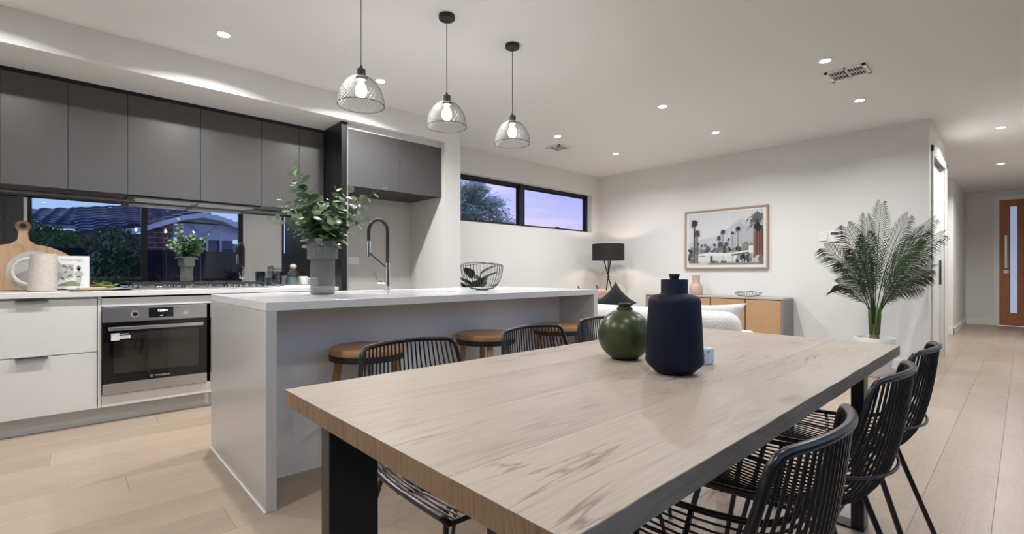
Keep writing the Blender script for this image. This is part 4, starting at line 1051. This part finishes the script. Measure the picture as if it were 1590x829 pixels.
# house and lawn
flat((.66, .66, .66), [(.10, .06), (.86, .06), (.86, .20), (.10, .20)])
flat((.74, .74, .74), [(.02, .17), (.30, .24), (.58, .21), (.80, .26), (.86, .26), (.86, .22), (.58, .18), (.30, .20), (.06, .15)])
flat(BLKI, [(.14, .17), (.24, .175), (.24, .16), (.14, .155)]); flat(DKI, [(.31, .03), (.345, .03), (.345, .17), (.31, .17)])
flat(MDI, [(.59, .19), (.84, .235), (.84, .20), (.60, .16)])
flat((.36, .37, .38), [(.36, .05), (.62, .05), (.62, .16), (.36, .16)]); flat((.62, .62, .62), [(.37, .055), (.485, .055), (.485, .165), (.37, .165)]); flat((.62, .62, .62), [(.495, .055), (.61, .055), (.61, .165), (.495, .165)])
flat((.70, .70, .70), [(.82, .20), (.88, .20), (.88, .34), (.82, .34)])
for k in range(16): blob(.66 + ra.uniform(0, .2), .10 + ra.uniform(-.03, .07), .018, .05, ra.choice([DKI, BLKI, MDI, (.3, .3, .3)]))
for k in range(10): blob(ra.uniform(.35, .52), .05, .012, .025, DKI)
for k in range(9): blob(ra.uniform(.0, .06), ra.uniform(.05, .2), .02, .05, ra.choice([DKI, MDI]))
flat((.22, .26, .22), [(.22, .0), (1, .0), (1, .045), (.3, .03)]); flat((.55, .56, .6), [(0, 0), (.3, 0), (.24, .03), (0, .03)])
palm(.085, .03, .82, .016, .085, BLKI, (.10, .09, .09)); palm(.125, .03, .62, .014, .075, DKI, (.12, .11, .10)); 
for cx_, w_ in ((.90, .022), (.94, .022), (.975, .020)): flat((.12, .045, .04), [(cx_ - w_ * 1.1, .12), (cx_ + w_ * 1.1, .12), (cx_ + w_, .70), (cx_ - w_, .70)]); flat((.30, .15, .13), [(cx_ - w_ * .5, .13), (cx_, .13), (cx_, .6), (cx_ - w_ * .4, .6)])
for k in range(26): a = ra.uniform(-.15, .06); b = ra.uniform(-.16, .10); flat(ra.choice([DKI, MDI, (.3, .31, .3), BLKI]), [(.94 + max(-.2, min(.055, a)), .80 + b), (.94 + max(-.2, min(.055, a + .03)), .80 + b + .03), (.94 + max(-.2, min(.057, a - .02)), .80 + b - .09)])
palm(.92, .6, .84, .01, .12, (.10, .11, .10), BLKI); blob(.93, .66, .045, .07, BLKI); blob(.94, .10, .05, .06, (.5, .5, .5)); blob(.97, .08, .03, .10, MDI)
art.build('print', None, t)
MB().box(XP - .0275, XP - .0265, PYR + w, PYL - w, PZ0 + w, PZ1 - w).build('glazing', thin_glass('picture_glass', (1, 1, 1), .6), t)
# thermostat + switch
t = thing('thermostat', 'white thermostat with dark display on the picture wall', 'thermostat', (XP, 1.511, 1.48))
MB().box(XP - .022, XP - .001, 1.452, 1.570, 1.412, 1.535).build('case', WHITEP, t, bevel=.004)
MB().box(XP - .0235, XP - .0215, 1.478, 1.552, 1.492, 1.522).build('display', mat('lcd', (.05, .06, .055), .3), t)
for k in range(4): MB().box(XP - .0235, XP - .0215, 1.476 + k * .021, 1.490 + k * .021, 1.45, 1.47).build('button', TRIM, t)
t = thing('light_switch', 'small white light switch plate left of the thermostat', 'switch', (XP, 1.629, 1.48))
MB().box(XP - .012, XP - .001, 1.592, 1.672, 1.425, 1.53).build('plate', WHITEP, t, bevel=.003)
for k in range(3): MB().box(XP - .015, XP - .011, 1.605 + k * .020, 1.617 + k * .020, 1.46, 1.50).build('rocker', TRIM, t, bevel=.001)

# ------------------------------------------------------------------ potted palm
PX, PY_ = 6.02, 1.04
t = thing('potted_palm', 'tall feathery palm in a round white pot by the wall end', 'plant', (PX, PY_, 0))
MB().lathe([(0, 0), (.11, 0), (.125, .01), (.165, .30), (.172, .385), (.170, .392), (.158, .392), (.150, .36), (0, .36)], (PX, PY_, 0), 44).build('pot', mat('pot_white', (.72, .72, .71), .5), t, smooth=50)
MB().lathe([(0, .365), (.152, .362)], (PX, PY_, 0), 30, cap=False).build('soil', mat('soil', (.45, .44, .42), .9, var=(.3, .29, .27), nscale=60), t)
TRK = mat('palm_trunk', (.14, .09, .04), .8, var=(.22, .15, .07), nscale=8, scale=(1, 1, 8))
MB().lathe([(.040, .36), (.044, .39), (.038, .43), (.034, .47), (.028, .52), (.0, .52)], (PX, PY_, 0), 16, cap=False).build('trunk', TRK, t, smooth=True)
FR = mat('palm_green', (.012, .034, .012), .45, var=(.025, .060, .02), nscale=6); FRL = mat('palm_green_light', (.07, .13, .035), .45)
q = MB()
for k in range(5): a = k * 1.256; q.tube([(PX + .03 * math.cos(a), PY_ + .03 * math.sin(a), .42), (PX + .045 * math.cos(a), PY_ + .045 * math.sin(a), .62), (PX + .05 * math.cos(a), PY_ + .05 * math.sin(a), .70)], [.018, .014, .006], 6)
q.build('leaf_sheath', FRL, t, smooth='all')
fronds = [(.07, 1.74, 0.0, .0), (-.02, 1.62, .12, .0), (-.33, 1.50, -.10, .05), (-.48, 1.30, .05, .12), (-.40, 1.16, -.18, .10), (-.32, .93, .10, .12), (.40, 1.62, .10, .05), (.58, 1.58, -.05, .10),
          (.60, 1.42, -.15, .10), (.58, 1.24, .05, .12), (.52, 1.08, -.1, .12), (.55, .90, .1, .13), (.25, 1.36, -.28, .06), (-.20, 1.40, -.22, .05), (-.30, 1.28, -.2, .08), (.38, 1.46, -.2, .06), (.42, 1.02, -.2, .12)]
for fi, (a, zt, dp, droop) in enumerate(fronds):
    base = Vector((PX, PY_, .50)); tip = Vector((PX, PY_, zt)) + rv * a + fv * dp * .7
    if tip.x > XP - .03: tip.x = XP - .03
    mid = base.lerp(tip, .5) + Vector((0, 0, .10 + droop)) - rv * a * .22
    pt = lambda u: base * (1 - u) ** 2 + mid * 2 * u * (1 - u) + tip * u * u
    cur = [pt(k / 16) for k in range(17)]
    fr_ = MB().tube(cur, [.006 - .0045 * k / 16 for k in range(17)], 5).build('frond', FRL if fi in (0, 7, 12) else FR, t, smooth='all')
    lf = MB(); N = 32
    roll = fv * .8 + Vector((0, 0, 1)) * rnd.uniform(.15, .6) + rv * rnd.uniform(-.3, .3)
    for k in range(N):
        u = .30 + .69 * k / (N - 1); p = pt(u); tg = (pt(min(u + .02, 1)) - pt(u - .02)).normalized()
        sd = tg.cross(roll)
        if sd.length < .2: sd = rv.copy()
        sd = sd.normalized()
        ll = .215 * math.sin(PI * (.10 + .84 * (u - .3) / .7)) ** .7 + .03
        for s_ in (1, -1):
            dd = (sd * s_ * .62 + tg * .85 + Vector((0, 0, -.10 + rnd.uniform(-.05, .05)))).normalized()
            e_ = p + dd * ll + Vector((0, 0, -.22 * ll)); m1 = p + dd * ll * .5 + Vector((0, 0, .01))
            if max(e_.x, m1.x) > XP - .01:
                e_.x = min(e_.x, XP - .008); m1.x = min(m1.x, XP - .01)
            n1 = tg * .0062
            lf.add([p - n1 * .5, p + n1 * .5, m1 + n1, e_, m1 - n1], [(0, 1, 2, 4), (4, 2, 3)])
    o = lf.build('leaflets', FRL if fi in (0, 7, 12) else FR, fr_); o['kind'] = 'stuff'
# broad leaf plant beyond the pillar
t = thing('broad_leaf_plant', 'dark broad-leaved pot plant showing behind the wire bowl beside the pillar', 'plant', (3.58, 4.50, 0))
MB().lathe([(0, 0), (.12, 0), (.15, .35), (.14, .35), (.13, .32), (0, .32)], (3.58, 4.50, 0), 28).build('pot', mat('pot_charcoal', (.05, .05, .05), .6), t, smooth=True)
bl = bpy.data.meshes.new('leaf'); vs = []; fs = []
for k in range(7):
    u = k / 6; w_ = .30 * math.sin(PI * u) ** .7; vs += [(u, -w_, .06 - .2 * u * u), (u, 0, -.2 * u * u), (u, w_, .06 - .2 * u * u)]
for k in range(6): a = k * 3; fs += [(a, a + 3, a + 4, a + 1), (a + 1, a + 4, a + 5, a + 2)]
bl.from_pydata(vs, [], fs); bl.materials.append(mat('broad_leaf', (.022, .055, .022), .35, var=(.035, .08, .03), nscale=7)); bl.polygons.foreach_set('use_smooth', [True] * len(fs))
for k in range(14):
    a = k * 2.4; e_ = Vector((3.58 + .08 * math.cos(a), 4.50 + .08 * math.sin(a), .66 + .36 * (k / 13)))
    st_ = MB().tube([(3.58, 4.50, .32), (3.58 + .03 * math.cos(a), 4.50 + .03 * math.sin(a), .5), e_], .005, 5).build('stem', mat('stem_green', (.06, .09, .03), .6), t)
    for j in range(2):
        o = bpy.data.objects.new('leaf', bl); COL.objects.link(o); o.parent = st_
        o.matrix_local = Matrix.Translation(e_ - Vector((0, 0, .09 * j)) - parent_loc(st_)) @ Matrix.Rotation(a + j * 1.9, 4, 'Z') @ Matrix.Rotation(R(-38), 4, 'Y') @ Matrix.Scale(.23, 4)

# ------------------------------------------------------------------ outside
struct('ground', MB().box(-30, 40, -40, YR - .12, -.35, -.15), mat('lawn', (.05, .09, .03), .9, var=(.08, .12, .05), nscale=3))
struct('ground_side', MB().box(-30, 40, 5.3, 50, -.35, -.15), mat('lawn'))
# dark paling fence behind the rear glazing
t = thing('garden_fence', 'dark steel garden fence reflected in the mirror splashback', 'fence', (2, -6.0, -.15))
FEN = mat('fence_dark', (.010, .014, .022), .6, spec=.2)
for k in range(30):
    x = -6 + k * .8; MB().box(x + .01, x + .79, -6.02, -6.0, -.15, 1.62).build('panel', FEN, t)
    if k % 3 == 0: MB().box(x - .03, x + .03, -6.05, -5.97, -.15, 1.68).build('post', FEN, t)
MB().box(-6, 18, -6.05, -5.98, 1.60, 1.66).build('capping', FEN, t)
def foliage(c, r, n, ls, m, name, parent, sq=(1, 1, 1), seed=1, twig=False):
    g = random.Random(seed); q = MB()
    for k in range(n):
        while True:
            v = Vector((g.uniform(-1, 1), g.uniform(-1, 1), g.uniform(-1, 1)))
            if v.length < 1: break
        v = v.normalized() * (v.length ** .4)
        p = Vector((c[0] + v.x * r * sq[0], c[1] + v.y * r * sq[1], c[2] + v.z * r * sq[2]))
        a = Vector((g.uniform(-1, 1), g.uniform(-1, 1), g.uniform(-1, 1))).normalized(); b = a.orthogonal().normalized(); l = ls * g.uniform(.6, 1.4)
        q.add([p, p + a * l * .5 + b * l * .22, p + a * l, p + a * l * .5 - b * l * .22], [(0, 1, 2, 3)])
    o = q.build(name, m, parent); o['kind'] = 'stuff'; return o
HED = mat('hedge_green', (.05, .16, .045), .6, var=(.11, .27, .07), nscale=3)
t = thing('hedge', 'clipped green hedge along the fence, reflected left in the mirror', 'hedge', (-1.8, -6.7, 0))
foliage((-1.4, -6.9, 1.45), 1.0, 9000, .10, HED, 'foliage', t, (2.3, .45, .95), 3)
q = MB()
for k in range(7): q.tube([(-3.8 + k * .7, -6.9, -.15), (-3.7 + k * .7, -6.9, 1.6)], .03, 6)
q.build('trunks', TRK, t)
t = thing('garden_tree', 'dark leafy young tree reflected left of the mirror mullion', 'tree', (.55, -4.2, 0))
foliage((.80, -4.2, 1.2), .8, 3000, .11, mat('tree_dark', (.04, .10, .05), .5, var=(.12, .2, .12), nscale=4), 'foliage', t, (.62, .6, 1.1), 5)
q = MB(); q.tube([(.6, -4.2, -.15), (.62, -4.2, .8), (.55, -4.2, 1.9)], [.04, .03, .015], 7)
for k in range(8): a = k * .8; q.tube([(.61, -4.2, .5 + k * .12), (.61 + .4 * math.cos(a), -4.2 + .3 * math.sin(a), 1.1 + k * .15)], .01, 5)
q.build('trunk', TRK, t)
# neighbour houses reflected in the mirror
ROOF = mat('roof_tile', (.20, .255, .37), .5, var=(.27, .33, .45), nscale=8)
TSHADE = mat('tile_edge', (.06, .08, .125), .6)  # dark lip colour stands in for the shade between tile courses
def tiled(parent, A, B, C, D, name='tile_course', rows=16, wave=.42, amp=.055):
    """roof plane: A,B eave ends, C,D ridge ends (B-C, A-D); one wavy strip per course"""
    A, B, C, D = map(Vector, (A, B, C, D)); nrm = (B - A).cross(D - A).normalized()
    if nrm.z < 0: nrm = -nrm
    for k in range(rows):
        u0, u1 = k / rows, (k + 1.1) / rows
        a0, b0 = A.lerp(D, u0), B.lerp(C, u0); a1, b1 = A.lerp(D, u1), B.lerp(C, u1); L_ = (b0 - a0).length; n = max(3, int(L_ / wave * 4)); vs = []; fs = []
        for j in range(n + 1):
            s_ = j / n; w_ = amp * abs(math.sin(s_ * L_ / wave * PI))
            vs += [a0.lerp(b0, s_) + nrm * (.07 + w_), a1.lerp(b1, s_) + nrm * (w_ * .6), a0.lerp(b0, s_) - nrm * .03]
        q_ = MB().use(ROOF).add(vs, [(j * 3, j * 3 + 3, j * 3 + 4, j * 3 + 1) for j in range(n)]); q_.use(TSHADE)
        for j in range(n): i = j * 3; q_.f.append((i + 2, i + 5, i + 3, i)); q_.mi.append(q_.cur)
        o = q_.build(name, None, parent)
t = thing('tiled_house', 'neighbour house with blue-grey tiled hip roof, reflected above the hedge', 'house', (-3, -16, 0))
WB = mat('render_pale', (.30, .33, .36), .8)
MB().box(-4.2, 2.6, -18, -14.9, -.15, 2.7).build('wall', WB, t)
MB().box(-4.6, 3.0, -14.2, -14.1, 2.72, 2.85).build('gutter', mat('gutter', (.35, .4, .48), .5), t)
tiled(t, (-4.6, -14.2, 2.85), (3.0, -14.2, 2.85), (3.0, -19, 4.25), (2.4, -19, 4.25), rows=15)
t.location.y -= .7
t = thing('gabled_brick_house', 'brick house with a white gable, reflected right of the mirror mullion', 'house', (4.2, -11, 0))
BR = bpy.data.materials.new('brick'); BR.use_nodes = True; n_ = BR.node_tree; tx = n_.nodes.new('ShaderNodeTexBrick'); tcx = n_.nodes.new('ShaderNodeTexCoord'); mpx = n_.nodes.new('ShaderNodeMapping')
mpx.inputs['Rotation'].default_value = (PI / 2, 0, 0); tx.inputs['Scale'].default_value = 1.0; tx.inputs['Color1'].default_value = (.10, .035, .04, 1); tx.inputs['Color2'].default_value = (.14, .05, .05, 1); tx.inputs['Mortar'].default_value = (.28, .25, .26, 1)
tx.inputs['Brick Width'].default_value = .46; tx.inputs['Row Height'].default_value = .17; tx.inputs['Mortar Size'].default_value = .016
n_.links.new(tcx.outputs['Object'], mpx.inputs[0]); n_.links.new(mpx.outputs[0], tx.inputs[0]); n_.links.new(tx.outputs[0], n_.nodes['Principled BSDF'].inputs['Base Color'])
GY = -9.5
MB().box(1.9, 2.62, GY - .3, GY, -.15, 2.82).build('brick_wall', BR, t)
MB().box(2.62, 4.6, GY - 3, GY - .3, -.15, 2.1).build('side_wall', WB, t)
WG = mat('gable_white', (.62, .68, .74), .6)
arch = [(1.2, 2.36), (1.9, 2.58), (2.4, 2.80), (2.9, 3.00), (3.475, 3.13), (4.05, 3.03), (4.6, 2.80), (5.2, 2.50)]
MB().prism([(2.62, 2.25), (4.6, 2.25)] + [(x, z - .05) for x, z in arch[:1:-1] if x < 4.7] + [(2.62, 2.85)], 'y', GY - .25, GY - .15).build('gable_panel', WG, t)
MB().prism([(x, z - .17) for x, z in arch] + arch[::-1], 'y', GY - .14, GY + .15).build('barge_board', mat('barge_white', (.72, .82, .92), .5), t)
q = MB(); q.tube([(3.0, GY - .1, 2.8), (3.5, GY - .1, 2.35), (4.0, GY - .1, 2.8)], .012, 5); q.build('brace', mat('gutter'), t)
for k in range(4):
    x = 2.82 + k * .42
    w_ = MB().box(x, x + .36, GY - .28, GY - .2, 1.6, 2.2).build('window', mat('far_glass', (.03, .06, .14), .1), t)
    MB().box(x - .06, x, GY - .28, GY - .14, 1.55, 2.26).box(x, x + .36, GY - .28, GY - .14, 2.2, 2.26).build('window_frame', WG, w_)
for k in range(5):
    (xa, za), (xb, zb) = arch[k + 1 if k < 4 else 4], arch[k + 2 if k < 4 else 5]
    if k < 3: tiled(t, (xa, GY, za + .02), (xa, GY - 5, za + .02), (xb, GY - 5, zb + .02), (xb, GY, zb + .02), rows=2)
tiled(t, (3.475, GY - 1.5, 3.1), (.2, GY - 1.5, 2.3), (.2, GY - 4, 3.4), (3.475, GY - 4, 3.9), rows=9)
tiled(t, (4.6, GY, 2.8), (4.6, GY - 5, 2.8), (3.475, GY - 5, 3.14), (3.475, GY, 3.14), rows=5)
# tree beyond the highlight window
t = thing('gum_tree', 'wispy grey-green tree outside the left pane of the high window', 'tree', (10.4, 12.2, 0))
tcx_ = Vector((10.6, 12.2, 0)); g = random.Random(11)
TGM = mat('gum_leaf', (.16, .22, .20), .6, var=(.28, .36, .34), nscale=2)
br = MB(); lf = MB()
def branch(p, d_, l, r_, dep):
    e_ = p + d_ * l; br.tube([p, p.lerp(e_, .5) + Vector((g.uniform(-.05, .05), 0, .03)) * l, e_], [r_, r_ * .8, r_ * .6], 5, cap=False)
    if dep >= 3:
        for k in range(17):
            c = p.lerp(e_, g.uniform(.2, 1.1)) + Vector((g.uniform(-.16, .16), g.uniform(-.16, .16), g.uniform(-.14, .14)))
            for j in range(2):
                a = Vector((g.uniform(-1, 1), g.uniform(-1, 1), g.uniform(-1, .4))).normalized(); b = a.orthogonal().normalized()
                lf.add([c, c + a * .08 + b * .022, c + a * .16, c + a * .08 - b * .022], [(0, 1, 2, 3)])
    if dep < 6:
        for k in range(3 if dep < 5 else 2):
            nd = (d_ + Vector((g.uniform(-.8, .8), g.uniform(-.8, .8), g.uniform(-.35, .5)))).normalized()
            branch(e_ if k else p.lerp(e_, .75), nd, l * g.uniform(.68, .88), r_ * .62, dep + 1)
branch(Vector((10.0, 12.2, -.1)), Vector((.0, 0, 1)), 1.35, .11, 0)
br.build('branches', mat('bark', (.10, .09, .09), .8), t)['kind'] = 'stuff'
lf.build('foliage', TGM, t)['kind'] = 'stuff'
t.scale = (.88, .88, .86); t.location = (9.95, 12.2, -.1)
print('leaves', nl)
